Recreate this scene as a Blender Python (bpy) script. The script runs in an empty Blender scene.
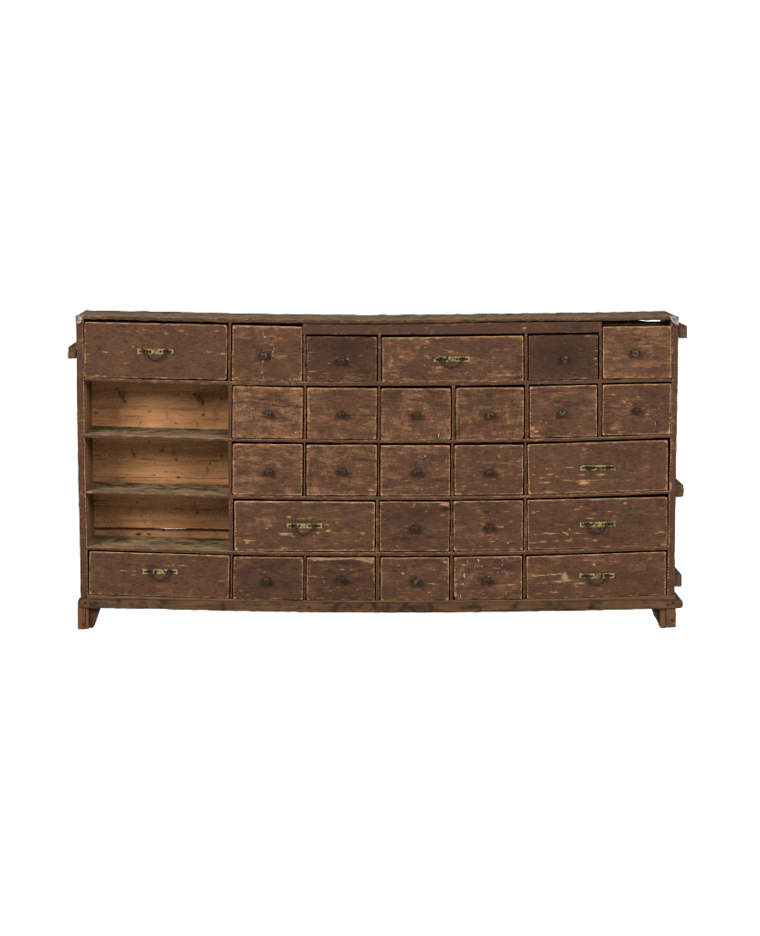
import bpy, math, random
import numpy as np
from mathutils import Vector

random.seed(7)
scene = bpy.context.scene
C = scene.collection

# ------------------------------------------------------------------ camera
PW, PH = 760.0, 936.0            # size of the photograph
F = 1898.0                       # focal length in photograph pixels
PITCH = math.atan(0.162)
PPX, PPY = 330.0, 468.0          # principal point
CAMY = -6.3
CP, SP = math.cos(PITCH), math.sin(PITCH)


def ray(px, py):
    x = (px - PPX) / F
    y = -(py - PPY) / F
    return x, CP + y * SP, -SP + y * CP          # right, forward(+Y), up


def _z_rel(px, py, Y):
    rx, ry, rz = ray(px, py)
    t = (Y - CAMY) / ry
    return rz * t


CAMZ = -_z_rel(82.0, 629.6, -0.012)              # the feet stand on z = 0


def at(px, py, Y=0.0):
    """Point of the upright plane y = Y measured off the photograph (metres)."""
    rx, ry, rz = ray(px, py)
    t = (Y - CAMY) / ry
    return np.stack([np.asarray(rx * t, float), np.broadcast_to(np.asarray(Y, float), np.shape(rx * t)).astype(float),
                     np.asarray(CAMZ + rz * t, float)], axis=-1)


MPP = 6.3 / F                                    # metres per photo pixel on the front

cam_d = bpy.data.cameras.new('camera')
cam = bpy.data.objects.new('camera', cam_d)
C.objects.link(cam)
cam.location = (0, CAMY, CAMZ)
cam.rotation_euler = (math.pi / 2 - PITCH, 0, 0)
cam_d.sensor_fit = 'HORIZONTAL'
cam_d.sensor_width = 36.0
cam_d.lens = 36.0 * F / PW
cam_d.shift_x = (PW / 2 - PPX) / PW
cam_d.clip_end = 200
scene.camera = cam


# ------------------------------------------------------------------ numpy noise
def _h(ix, iy, s):
    n = (ix.astype(np.int64) * 374761393 + iy.astype(np.int64) * 668265263 + int(s * 1000) * 974634777) & 0x7fffffff
    n = ((n ^ (n >> 13)) * 1274126177) & 0x7fffffff
    return ((n ^ (n >> 16)) & 0xffff) / 65535.0


def vnoise(x, y, s):
    x = np.asarray(x, float); y = np.asarray(y, float)
    ix = np.floor(x); iy = np.floor(y)
    fx = x - ix; fy = y - iy
    fx = fx * fx * (3 - 2 * fx); fy = fy * fy * (3 - 2 * fy)
    a = _h(ix, iy, s); b = _h(ix + 1, iy, s); c = _h(ix, iy + 1, s); d = _h(ix + 1, iy + 1, s)
    return (a * (1 - fx) + b * fx) * (1 - fy) + (c * (1 - fx) + d * fx) * fy


def fbm(x, y, s, o=3):
    t = 0; a = .5; n = 0
    for k in range(o):
        t = t + a * vnoise(x * 2 ** k, y * 2 ** k, s + k * 3.7); n += a; a *= .55
    return t / n


# ------------------------------------------------------------------ materials
class NT:
    def __init__(self, name):
        self.m = bpy.data.materials.new(name)
        self.m.use_nodes = True
        self.t = self.m.node_tree
        self.t.nodes.clear()
        self.out = self.t.nodes.new('ShaderNodeOutputMaterial')
        self.b = self.t.nodes.new('ShaderNodeBsdfPrincipled')
        self.t.links.new(self.b.outputs[0], self.out.inputs[0])

    def link(self, a, b):
        if hasattr(a, 'is_output') or hasattr(a, 'links'):
            self.t.links.new(a, b)
        else:
            b.default_value = a

    def attr(self, n):
        a = self.t.nodes.new('ShaderNodeAttribute'); a.attribute_name = n
        return a.outputs['Fac']

    def coords(self, seed=True):
        tc = self.t.nodes.new('ShaderNodeTexCoord')
        if not seed:
            return tc.outputs['Object']
        s = self.attr('seed')
        cx = self.t.nodes.new('ShaderNodeCombineXYZ')
        self.link(self.math('MULTIPLY', s, 13.17), cx.inputs[0])
        self.link(self.math('MULTIPLY', s, 3.1), cx.inputs[1])
        self.link(self.math('MULTIPLY', s, 7.73), cx.inputs[2])
        a = self.t.nodes.new('ShaderNodeVectorMath'); a.operation = 'ADD'
        self.t.links.new(tc.outputs['Object'], a.inputs[0]); self.t.links.new(cx.outputs[0], a.inputs[1])
        return a.outputs[0]

    def math(self, op, a, b=0.0, c=None, clamp=False):
        n = self.t.nodes.new('ShaderNodeMath'); n.operation = op; n.use_clamp = clamp
        self.link(a, n.inputs[0]); self.link(b, n.inputs[1])
        if c is not None:
            self.link(c, n.inputs[2])
        return n.outputs[0]

    def noise(self, co, sc, detail=4, rough=.55, dist=0.0):
        m = self.t.nodes.new('ShaderNodeMapping')
        m.inputs['Scale'].default_value = sc
        self.t.links.new(co, m.inputs['Vector'])
        n = self.t.nodes.new('ShaderNodeTexNoise')
        n.inputs['Scale'].default_value = 1.0
        n.inputs['Detail'].default_value = detail
        n.inputs['Roughness'].default_value = rough
        n.inputs['Distortion'].default_value = dist
        self.t.links.new(m.outputs[0], n.inputs['Vector'])
        return n.outputs['Fac']

    def step(self, v, lo, hi, a=0.0, b=1.0):
        n = self.t.nodes.new('ShaderNodeMapRange'); n.interpolation_type = 'SMOOTHSTEP'
        self.link(v, n.inputs[0])
        n.inputs[1].default_value = lo; n.inputs[2].default_value = hi
        n.inputs[3].default_value = a; n.inputs[4].default_value = b
        return n.outputs[0]

    def mix(self, f, a, b):
        n = self.t.nodes.new('ShaderNodeMix'); n.data_type = 'RGBA'
        self.link(f, n.inputs['Factor'])
        for v, k in ((a, 6), (b, 7)):
            if isinstance(v, tuple):
                n.inputs[k].default_value = (*v, 1)
            else:
                self.t.links.new(v, n.inputs[k])
        return n.outputs[2]

    def bump(self, h, strength=.3, dist=.002):
        n = self.t.nodes.new('ShaderNodeBump')
        n.inputs['Strength'].default_value = strength
        n.inputs['Distance'].default_value = dist
        self.link(h, n.inputs['Height'])
        self.t.links.new(n.outputs[0], self.b.inputs['Normal'])

    def done(self, col, rough=.6, spec=.3, metal=0.0):
        if isinstance(col, tuple):
            self.b.inputs['Base Color'].default_value = (*col, 1)
        else:
            self.t.links.new(col, self.b.inputs['Base Color'])
        self.link(rough, self.b.inputs['Roughness'])
        self.b.inputs['Specular IOR Level'].default_value = spec
        self.link(metal, self.b.inputs['Metallic'])
        return self.m


def make_painted(name='worn_brown_paint', plum=0.0):
    """Old brown paint, rubbed thin and chipped down to the pine."""
    t = NT(name)
    co = t.coords()
    wear, dark, rub, cross, tone = [t.attr(k) for k in ('wear', 'dark', 'rub', 'cross', 'tone')]
    n1 = t.noise(co, (7, 7, 55), 5, .6, .6)
    n2 = t.noise(co, (38, 38, 260), 4, .62)
    n3 = t.noise(co, (26, 26, 34), 4, .6, .4)
    n4 = t.noise(co, (210, 210, 46), 3, .6)
    n5 = t.noise(co, (5, 5, 7), 3, .5)
    n6 = t.noise(co, (75, 75, 250), 3, .62)
    n7 = t.noise(co, (70, 70, 110), 4, .65, .3)
    n9 = t.noise(co, (8, 8, 15), 3, .55, .5)
    n10 = t.noise(co, (11, 11, 19), 3, .55, .5)
    lightm = t.step(n9, .38, .62, .15, 1.0)
    darkm = t.step(n10, .38, .62, .2, 1.0)
    paint = t.mix(t.step(n5, .35, .65), (.050, .0224, .0124), (.058, .0282, .0142))
    paint = t.mix(t.step(n7, .42, .66, 0, .75), paint, (.034, .0170, .0125))
    paint = t.mix(t.step(n3, .48, .72, 0, .70), paint, (.066, .0305, .0148))
    paint = t.mix(t.math('MULTIPLY', t.math('MULTIPLY', t.step(n2, .44, .68), lightm), t.math('ADD', t.math('MULTIPLY', rub, .8), .32), clamp=True), paint, (.088, .0410, .0210))
    paint = t.mix(t.math('MULTIPLY', t.step(n6, .44, .68, 0, .9), darkm), paint, (.022, .0120, .0085))
    if plum:                         # the frame was painted a plummier, evener brown
        paint = t.mix(plum, paint, (.042, .0203, .0134))
    # thin places
    s = t.math('ADD', t.math('MULTIPLY', n1, .60), t.math('MULTIPLY', n2, .45))
    s = t.math('ADD', s, t.math('MULTIPLY', t.math('MULTIPLY', t.math('SUBTRACT', n4, .5), cross), 1.0))
    s = t.math('ADD', s, t.math('MULTIPLY', t.math('SUBTRACT', n3, .5), .65))
    s = t.math('ADD', s, t.math('MULTIPLY', t.math('SUBTRACT', n9, .5), .35))
    s = t.math('ADD', s, t.math('MULTIPLY', t.math('SUBTRACT', n7, .5), .50))
    s = t.math('ADD', s, t.math('MULTIPLY', t.math('SUBTRACT', n6, .5), .40))
    s = t.math('ADD', s, t.math('MULTIPLY', rub, .30))
    s = t.math('ADD', s, t.math('MULTIPLY', wear, .20))
    rm = t.step(s, .55, .87)
    thin = t.mix(n2, (.076, .0350, .0180), (.160, .081, .0410))
    col = t.mix(t.math('MULTIPLY', rm, .88), paint, thin)
    # bare wood
    ch = t.math('ADD', wear, t.math('MULTIPLY', t.math('SUBTRACT', n2, .5), 1.5))
    ch = t.math('ADD', ch, t.math('MULTIPLY', t.math('SUBTRACT', n7, .5), .75))
    ch = t.math('ADD', ch, t.math('MULTIPLY', t.math('SUBTRACT', n3, .5), .45))
    ch = t.math('ADD', ch, t.math('MULTIPLY', t.math('SUBTRACT', n6, .5), .70))
    cm = t.step(ch, .36, 1.0)
    bare = t.mix(n2, (.135, .067, .031), (.310, .172, .084))
    col = t.mix(t.math('MULTIPLY', cm, .95), col, bare)
    # hairline cracks along the grain
    n8 = t.noise(co, (14, 14, 165), 4, .6, .5)
    ck = t.step(t.math('ABSOLUTE', t.math('SUBTRACT', n8, .5)), .0, .020, 1.0, 0.0)
    ck = t.math('MULTIPLY', ck, t.step(n7, .44, .62, 0, .95 if not plum else .25))
    col = t.mix(ck, col, (.014, .0085, .006))
    # grime, plus the knob shadows painted into the same mask
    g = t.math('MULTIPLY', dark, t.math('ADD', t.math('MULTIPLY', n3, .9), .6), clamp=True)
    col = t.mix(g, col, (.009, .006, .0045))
    hs = t.t.nodes.new('ShaderNodeHueSaturation')
    t.link(tone, hs.inputs['Value'])
    t.t.links.new(col, hs.inputs['Color'])
    h = t.math('SUBTRACT', t.math('ADD', t.math('MULTIPLY', n2, .5), t.math('MULTIPLY', n6, .4)), t.math('MULTIPLY', cm, .7))
    t.bump(h, .7, .0018)
    return t.done(hs.outputs[0], t.step(n3, .3, .7, .6, .8), .05)


def make_raw(name, a, b, dk, axis='x', spots=.5, fine=1.0, rough=.75, lo=.52):
    """Bare old wood; grain along x, y or z."""
    t = NT(name)
    co = t.coords()
    sc = {'x': (4, 60, 60), 'y': (60, 4, 60), 'z': (60, 60, 4)}[axis]
    f = {'x': (20, 230, 230), 'y': (230, 20, 230), 'z': (230, 230, 20)}[axis]
    n1 = t.noise(co, sc, 5, .6, .8)
    n2 = t.noise(co, f, 3, .6)
    n3 = t.noise(co, (16, 16, 16), 5, .65, .6)
    col = t.mix(t.step(n1, .35, .65), a, b)
    col = t.mix(t.step(n2, .5, .75, 0, .5 * fine), col, dk)
    col = t.mix(t.step(n3, lo, lo + .2, 0, min(spots, 1.0)), col, dk)
    wear, dark = t.attr('wear'), t.attr('dark')
    col = t.mix(t.math('MULTIPLY', t.step(t.math('ADD', wear, t.math('MULTIPLY', t.math('SUBTRACT', n2, .5), .8)), .4, .65), .4),
                col, tuple(min(.5, c * 1.7) for c in b))
    col = t.mix(t.math('MULTIPLY', dark, t.math('ADD', n3, .72), clamp=True), col  , (.010, .0065, .0045))
    t.bump(t.math('ADD', n1, t.math('MULTIPLY', n2, .6)), .35, .002)
    return t.done(col, rough, .05)


M = {}
M['paint'] = make_painted()
M['frame'] = make_painted('frame_brown_paint', .62)
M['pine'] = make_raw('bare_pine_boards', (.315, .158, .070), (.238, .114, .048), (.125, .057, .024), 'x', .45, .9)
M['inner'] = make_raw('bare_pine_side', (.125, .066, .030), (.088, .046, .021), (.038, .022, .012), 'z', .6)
M['dust'] = make_raw('dusty_shelf_wood', (.200, .136, .070), (.100, .068, .036), (.016, .012, .008), 'x', .82, 1.3, .9, .42)
M['top'] = make_raw('weathered_top_wood', (.150, .097, .051), (.080, .052, .029), (.022, .015, .010), 'x', .85, 1.3, .85, .46)
M['moulding'] = make_raw('weathered_base_wood', (.068, .0365, .0180), (.038, .0205, .0108), (.010, .0065, .004), 'x', .9, 1.2, .75, .46)
M['gap_shade'] = make_raw('gap_shade_wood', (.020, .012, .007), (.014, .008, .005), (.006, .004, .003), 'y', .5)  # near-black drawer and divider sides: shade of the gaps put into the colour
M['strip'] = make_raw('bare_bottom_edge', (.100, .056, .029), (.072, .040, .021), (.035, .02, .012), 'x', .5)
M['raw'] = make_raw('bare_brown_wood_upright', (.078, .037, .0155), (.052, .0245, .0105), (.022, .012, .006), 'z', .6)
M['batten'] = make_raw('bare_batten_wood', (.066, .0360, .0180), (.044, .0240, .0120), (.018, .011, .0065), 'y', .6)


def simple(name, a, b, sc, rough, spec, metal=0.0, lo=.4, hi=.6, bump=0):
    t = NT(name)
    co = t.coords(False)
    n = t.noise(co, (sc, sc, sc), 4, .6)
    col = t.mix(t.step(n, lo, hi), a, b)
    if bump:
        t.bump(n, bump, .001)
    return t.done(col, rough, spec, metal)


M['knob'] = simple('dark_knob_wood', (.011, .0062, .0036), (.026, .0140, .0080), 60, .42, .09, bump=.3)
M['knob_grey'] = simple('greyed_knob_wood', (.013, .0085, .0052), (.042, .0290, .0180), 60, .40, .12, bump=.3)
M['iron'] = simple('dark_iron', (.008, .005, .003), (.017, .011, .006), 200, .7, .06, 0)
M['brass'] = simple('tarnished_brass', (.022, .015, .006), (.185, .138, .052), 95, .38, .3, .35, .38, .58, .3)
M['bronze'] = simple('dark_bail_bronze', (.008, .0052, .0028), (.022, .0140, .0062), 150, .45, .12, 0)
M['tin'] = simple('peeling_tin', (.060, .038, .027), (.17, .16, .152), 120, .5, .1, .0, .43, .58, .4)
M['white'] = simple('dried_pale_paint', (.13, .115, .088), (.235, .215, .17), 300, .6, .3)
M['blue'] = simple('dried_blue_paint', (.025, .075, .15), (.035, .11, .20), 300, .6, .3)
M['nail'] = simple('nail_head_steel', (.05, .05, .05), (.10, .10, .10), 300, .4, .5, .6)


# ------------------------------------------------------------------ object helpers
def link(name, verts, faces, mats, fmat=None, parent=None, attrs=None, smooth=None):
    me = bpy.data.meshes.new(name)
    me.from_pydata([tuple(map(float, v)) for v in verts], [], faces)
    for m in mats:
        me.materials.append(m)
    if fmat is not None:
        me.polygons.foreach_set('material_index', np.asarray(fmat, dtype=np.int32))
    n = len(verts)
    base = dict(wear=0.0, dark=0.0, rub=0.0, cross=0.0, tone=1.0, seed=0.0)
    if attrs:
        base.update(attrs)
    for k, v in base.items():
        a = me.attributes.new(k, 'FLOAT', 'POINT')
        v = np.asarray(v, float)
        if v.ndim == 0:
            v = np.full(n, float(v))
        a.data.foreach_set('value', v.astype(np.float32))
    if smooth is not None:
        me.polygons.foreach_set('use_smooth', np.ones(len(me.polygons), dtype=bool))
        me.set_sharp_from_angle(angle=math.radians(smooth))
    me.update()
    o = bpy.data.objects.new(name, me)
    C.objects.link(o)
    if parent is not None:
        o.parent = parent
    return o


class Geo:
    """Collects small solids into one mesh."""
    def __init__(self):
        self.v = []; self.f = []; self.m = []

    def add(self, v, f, m=0):
        o = len(self.v)
        self.v += [tuple(map(float, p)) for p in v]
        self.f += [tuple(i + o for i in q) for q in f]
        self.m += [m] * len(f)

    def prism(self, poly, back, m=0):
        """poly: list of 3-D points seen from the front (clockwise), back: y thickness."""
        n = len(poly)
        v = [tuple(p) for p in poly] + [(p[0], p[1] + back, p[2]) for p in poly]
        f = [tuple(range(n - 1, -1, -1)), tuple(range(n, 2 * n))]
        f += [(i, (i + 1) % n, n + (i + 1) % n, n + i) for i in range(n)]
        self.add(v, f, m)

    def tube(self, pts, r, m=0, seg=8):
        pts = [Vector(p) for p in pts]
        n = len(pts); v = []; f = []
        for i, p in enumerate(pts):
            d = (pts[min(i + 1, n - 1)] - pts[max(i - 1, 0)]).normalized()
            a = d.cross(Vector((0, 1, 0)))
            if a.length < 1e-4:
                a = d.cross(Vector((1, 0, 0)))
            a.normalize(); b = d.cross(a)
            for k in range(seg):
                w = 2 * math.pi * k / seg
                v.append(p + a * (r * math.cos(w)) + b * (r * math.sin(w)))
        for i in range(n - 1):
            for k in range(seg):
                f.append((i * seg + k, i * seg + (k + 1) % seg, (i + 1) * seg + (k + 1) % seg, (i + 1) * seg + k))
        f.append(tuple(range(seg - 1, -1, -1))); f.append(tuple((n - 1) * seg + k for k in range(seg)))
        self.add(v, f, m)

    def lathe(self, c, prof, m=0, seg=20, tilt=(0, 0), wob=0.0):
        """profile [(radius, distance towards the viewer)] turned about -y at c."""
        v = []; f = []
        for r, d in prof:
            for k in range(seg):
                w = 2 * math.pi * k / seg
                rr = r * (1 + wob * math.sin(3 * w + c[0] * 40))
                v.append((c[0] + rr * math.cos(w) + tilt[0] * d, c[1] - d, c[2] + rr * math.sin(w) + tilt[1] * d))
        n = len(prof)
        for i in range(n - 1):
            for k in range(seg):
                f.append((i * seg + k, i * seg + (k + 1) % seg, (i + 1) * seg + (k + 1) % seg, (i + 1) * seg + k))
        f.append(tuple((n - 1) * seg + k for k in range(seg)))
        self.add(v, f, m)

    def build(self, name, mats, parent, smooth=None, attrs=None):
        return link(name, self.v, self.f, mats, self.m, parent, attrs, smooth)


def interp(pts):
    xs = [p[0] for p in pts]; ys = [p[1] for p in pts]
    return lambda x: np.interp(x, xs, ys)


def slab(name, parent, top, bot, Y, depth, mats, res=.8, bevel=.003, round_=None, jit=.25, seed=0.0,
         edge=.7, edge_top=None, edge_w=.0035, blobs=(), darks=(), cracks=(), rub=0.0, cross=0.0, tone=1.0,
         warp=.0005, base_wear=0.0, extra=None, nv=None, sidemat=1, topmat=1, back_jit=0.0):
    """A board seen from the front: outline between two pixel polylines, a finely
    gridded front with worn rounded edges, extruded straight back by `depth`.
    Y may be (left, right)."""
    xt = np.array([p[0] for p in top]); yt = np.array([p[1] for p in top])
    xb = np.array([p[0] for p in bot]); yb = np.array([p[1] for p in bot])
    W = max(xt[-1] - xt[0], xb[-1] - xb[0]); H = float(np.mean(yb) - np.mean(yt))
    nu = max(4, int(W / res)); nv = nv or max(4, int(abs(H) / res))

    def line(xs, ys, u):
        x = xs[0] + (xs[-1] - xs[0]) * u
        return x, np.interp(x, xs, ys)
    # inset lines near the border give the bevel its rings
    def spaced(n, L):
        e = np.array([0, .25, .6, 1.1]) / max(L, 4.5)
        inner = np.linspace(0, 1, n + 1)
        inner = inner[(inner > e[-1] * 1.3) & (inner < 1 - e[-1] * 1.3)]
        return np.concatenate([e, inner, 1 - e[::-1]])
    us, vs = spaced(nu, W), spaced(nv, abs(H))
    U, V = np.meshgrid(us, vs)
    nU, nV = len(us), len(vs)
    # rounded corners in pixel units
    r_ = dict(tl=1.2, tr=1.2, br=1.2, bl=1.2)
    if round_ is not None:
        r_.update(round_)
    a = U * W; b = V * abs(H)
    for key, fa, fb in (('tl', 0, 0), ('tr', 1, 0), ('br', 1, 1), ('bl', 0, 1)):
        r = min(r_[key], W * .45, abs(H) * .45)
        if r <= 0:
            continue
        ca = a if fa == 0 else W - a
        cb = b if fb == 0 else abs(H) - b
        k = (ca < r) & (cb < r)
        dx, dy = r - ca, r - cb
        m_ = np.maximum(dx, dy); L = np.sqrt(dx * dx + dy * dy) + 1e-9
        s = np.where(k, m_ / L, 1)
        ca2 = np.where(k, r - dx * s, ca); cb2 = np.where(k, r - dy * s, cb)
        a = ca2 if fa == 0 else W - ca2
        b = cb2 if fb == 0 else abs(H) - cb2
    U2, V2 = a / W, b / abs(H)
    # edges waver a little
    X0, Y0 = line(xt, yt, U2); X1, Y1 = line(xb, yb, U2)
    PX = X0 * (1 - V2) + X1 * V2; PY = Y0 * (1 - V2) + Y1 * V2
    je = jit * 2
    PY = PY + (vnoise(PX * .13, PX * 0, seed + 1) - .5) * je * (1 - V2) ** 4 + (vnoise(PX * .17, PX * 0, seed + 2) - .5) * je * V2 ** 4
    PX = PX + (vnoise(PY * .2, PY * 0, seed + 3) - .5) * je * (1 - U2) ** 8 + (vnoise(PY * .2, PY * 0, seed + 4) - .5) * je * U2 ** 8
    el, er = U2 * W * MPP, (1 - U2) * W * MPP
    et, eb = V2 * abs(H) * MPP, (1 - V2) * abs(H) * MPP
    ed = np.minimum(np.minimum(el, er), np.minimum(et, eb))
    Yl, Yr = (Y, Y) if not isinstance(Y, tuple) else Y
    YY = Yl + (Yr - Yl) * U2
    k = np.clip(1 - ed / max(bevel, 1e-6), 0, 1)
    YY = YY + bevel * (1 - np.sqrt(np.clip(1 - k * k, 0, 1)))
    YY = YY + (fbm(PX * .03, PY * .06, seed + 9) - .5) * 2 * warp
    # wear
    lowx = fbm(PX * .05, PY * .05, seed + 11)
    fine = fbm(PX * .35, PY * .5, seed + 12)
    ragged = .30 + 1.25 * fbm(PX * .14, PY * .14, seed + 13)
    wear = np.full(PX.shape, base_wear)
    edge_top = edge * 1.3 if edge_top is None else edge_top * 1.35; edge = edge * 1.3
    e1 = edge * np.exp(-np.minimum(np.minimum(el, er), eb) / edge_w) * ragged
    e2 = (edge if edge_top is None else edge_top) * np.exp(-et / edge_w) * (.65 + .6 * fbm(PX * .08, PX * 0, seed + 14))
    wear = np.maximum(wear, np.maximum(e1, e2))
    cor = np.minimum(np.minimum(np.hypot(el, et), np.hypot(er, et)), np.minimum(np.hypot(el, eb), np.hypot(er, eb)))
    wear = np.maximum(wear, edge * .9 * np.exp(-(cor / .012) ** 2) * (.4 + lowx))
    wx = PX + (fine - .5) * 3.0; wy = PY + (fbm(PX * .3, PY * .3, seed + 15) - .5) * 1.6
    for (bx, by, rx, ry, st) in blobs:
        d2 = ((wx - bx) / (rx * 1.1)) ** 2 + ((wy - by) / (max(ry * .95, .42) * 1.1)) ** 2
        wear = np.maximum(wear, min(1.05, st * 1.0) * np.exp(-d2 ** 1.2))
    dark = np.zeros(PX.shape)
    for (bx, by, rx, ry, st) in darks:
        st = min(1.0, st * 1.45) if st < .6 else st
        d2 = ((wx - bx) / rx) ** 2 + ((wy - by) / ry) ** 2
        dark = np.maximum(dark, st * np.exp(-d2))
    for (x0, y0, x1, y1, wd, st) in cracks:
        tt = np.clip(((PX - x0) * (x1 - x0) + (PY - y0) * (y1 - y0)) / ((x1 - x0) ** 2 + (y1 - y0) ** 2), 0, 1)
        qx = x0 + (x1 - x0) * tt; qy = y0 + (y1 - y0) * tt + (vnoise(PX * .12, PX * 0, seed + 21) - .5) * 2
        d = np.hypot(PX - qx, PY - qy)
        if st > 0:
            dark = np.maximum(dark, st * np.exp(-(d / wd) ** 2))
        else:
            wear = np.maximum(wear, -st * np.exp(-(d / wd) ** 2) * ragged)
    if extra is not None:
        wear = np.maximum(wear, extra(PX, PY, seed))
    P = at(PX, PY, YY)
    nfront = nU * nV
    verts = P.reshape(-1, 3)
    idx = np.arange(nfront).reshape(nV, nU)
    q = np.stack([idx[:-1, :-1], idx[1:, :-1], idx[1:, 1:], idx[:-1, 1:]], -1).reshape(-1, 4)
    faces = [tuple(r) for r in q.tolist()]; fm = [0] * len(faces)
    ring = np.concatenate([idx[0, :], idx[1:, -1], idx[-1, -2::-1], idx[-2:0:-1, 0]])
    kind = ['t'] * (nU - 1) + ['r'] * (nV - 1) + ['b'] * (nU - 1) + ['l'] * (nV - 1)
    bv = verts[ring].copy()
    bv[:, 1] = (Yl + Yr) / 2 + depth
    if back_jit:
        bv[:, 1] += (fbm(verts[ring][:, 0] * 9, verts[ring][:, 0] * 0, seed + 30) - .5) * 2 * back_jit
        bv[:, 2] += (fbm(verts[ring][:, 0] * 14, verts[ring][:, 0] * 0, seed + 31) - .5) * back_jit * .25
    nr = len(ring)
    allv = np.concatenate([verts, bv])
    matk = dict(t=topmat, r=sidemat, b=sidemat, l=sidemat)
    for i in range(nr):
        j = (i + 1) % nr
        faces.append((int(ring[i]), int(ring[j]), nfront + j, nfront + i)); fm.append(matk[kind[i]])
    faces.append(tuple(nfront + i for i in range(nr))); fm.append(sidemat)
    wr = np.concatenate([wear.reshape(-1), np.zeros(nr)])
    dr = np.concatenate([dark.reshape(-1), np.zeros(nr)])
    return link(name, allv, faces, mats, fm, parent,
                dict(wear=wr, dark=dr, rub=rub, cross=cross, tone=tone, seed=seed), smooth=35)


# ------------------------------------------------------------------ the cabinet
cab = bpy.data.objects.new('drawer_cabinet', None)
cab.empty_display_size = .2
C.objects.link(cab)
cab['label'] = 'long worn brown wooden cabinet of many small drawers with three open cubbyholes'
cab['category'] = 'cabinet'

DEPTH = .213       # back boards
R = {
    1: ([(83, 377.4), (155, 380.1), (230, 381.6), (340, 381.9), (450, 381.6), (560, 380.5), (671, 378.9)],
        [(83, 380.5), (155, 383.2), (230, 384.9), (340, 386.0), (450, 385.6), (560, 384.1), (671, 381.6)]),
    2: ([(83.5, 434.2), (155, 436.6), (228, 438.4), (340, 439.8), (450, 440.2), (560, 438.3), (640, 436.1), (671, 435.0)],
        [(83.5, 437.5), (155, 439.6), (228, 441.3), (340, 442.9), (450, 443.0), (560, 441.4), (640, 438.8), (671, 437.4)]),
    3: ([(84.6, 491.4), (160, 494.0), (228, 495.4), (270, 496.3), (340, 497.0), (410, 497.0), (490, 496.5), (560, 494.9), (640, 491.8), (670, 490.8)],
        [(84.6, 493.7), (160, 496.6), (228, 498.4), (270, 499.3), (340, 500.1), (410, 500.1), (490, 499.3), (560, 497.7), (640, 494.9), (670, 493.6)]),
    4: ([(86, 546.8), (160, 549.3), (228, 551.2), (270, 552.3), (340, 552.7), (410, 552.5), (490, 551.9), (560, 550.4), (640, 547.4), (669, 546.4)],
        [(86, 549.6), (160, 552.2), (228, 554.4), (270, 555.6), (340, 556.0), (410, 555.9), (490, 555.1), (560, 553.8), (640, 551.0), (669, 549.8)]),
}
rail_notes = {
    1: dict(blobs=[(344, 383, 6, .7, .6), (338, 383.3, 3, .6, .5), (505, 382.2, 14, .5, .55), (556, 381.4, 6, .4, .4)]),
    2: dict(blobs=[(90, 435.5, 4, .6, .4), (345, 440.6, 5, .5, .5), (300, 440, 9, .5, .4)]),
    3: dict(blobs=[(90, 492.3, 4, .8, .9), (262, 496.6, 12, .5, .7), (290, 496.8, 8, .5, .7), (405, 497.3, 15, .6, .75), (470, 497, 10, .6, .8),
                   (520, 496.4, 5, .7, .7), (573, 496, 5, .5, .4)]),
    4: dict(blobs=[(95, 548, 8, .5, .5), (275, 553, 8, .5, .6), (294, 553.6, 3, .7, .6), (345, 553, 12, .5, .5), (440, 553, 9, .5, .6)]),
}
for k, (tp, bt) in R.items():
    slab('shelf', cab, tp, bt, -.0015, DEPTH - .001, [M['frame'], M['dust'], M['inner']], res=1.1, bevel=.0015, jit=.15, seed=20 + k,
         edge=.42, edge_top=.75, edge_w=.0022, rub=-.2, tone=.95, nv=5, round_=dict(tl=.3, tr=.3, br=.3, bl=.3),
         topmat=1, sidemat=2, warp=.0006, **rail_notes[k])

# top board, frieze rail, bottom board, base moulding
slab('top_board', cab,
     [(75.8, 315.6), (150, 316.6), (230, 318.5), (300, 319.6), (375, 320.2), (450, 319.7), (520, 318.8), (600, 317.8), (640, 317.2), (678.3, 316.2)],
     [(75.8, 319.0), (150, 320.4), (230, 322.3), (300, 323.2), (375, 323.6), (450, 322.2), (520, 321.2), (600, 320.6), (640, 320.4), (678.3, 319.4)],
     -.006, .235, [M['paint'], M['top']], res=1.1, bevel=.0025, jit=.4, seed=31, edge=.35, edge_top=.55, edge_w=.003,
     rub=.1, tone=.82, nv=5, back_jit=.003, blobs=[(515, 320, 9, .7, .4)])
slab('frieze_rail', cab, [(302.4, 323.8), (380, 324.4), (450, 323.0), (520, 322.0), (602, 321.4)],
     [(302.4, 334.3), (380, 334.6), (450, 334.2), (520, 333.4), (602, 332.3)], .0015, .018, [M['frame'], M['inner']],
     res=1.0, bevel=.0015, jit=.15, seed=32, edge=.4, edge_top=.3, edge_w=.0022, rub=-.15, tone=.88,
     blobs=[(524.5, 327.6, 2.2, 1.0, 1.0), (528.5, 327.3, 2.4, .6, .9), (432, 325.5, 4, .6, .5), (425.5, 328, 2, .7, .5), (412, 328, 2, .8, .35), (561, 330, 1, 2, .35)],
     darks=[(577, 327, 8, 3, .35)])
slab('bottom_board', cab, [(87, 595.2), (160, 597.4), (230, 599.6), (300, 600.8), (380, 601.0), (450, 600.8), (520, 600.0), (600, 597.8), (675.8, 595.5)],
     [(87, 600), (160, 602.2), (230, 603.6), (380, 604.6), (520, 604.2), (600, 602.2), (675.8, 600.2)],
     -.006, DEPTH + .004, [M['strip'], M['inner']], res=1.2, bevel=.0025, jit=.2, seed=33, edge=.25, edge_top=.4, nv=6,
     darks=[(114, 596, 3, .7, .7), (293, 602, 2, .7, .7)])
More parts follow.
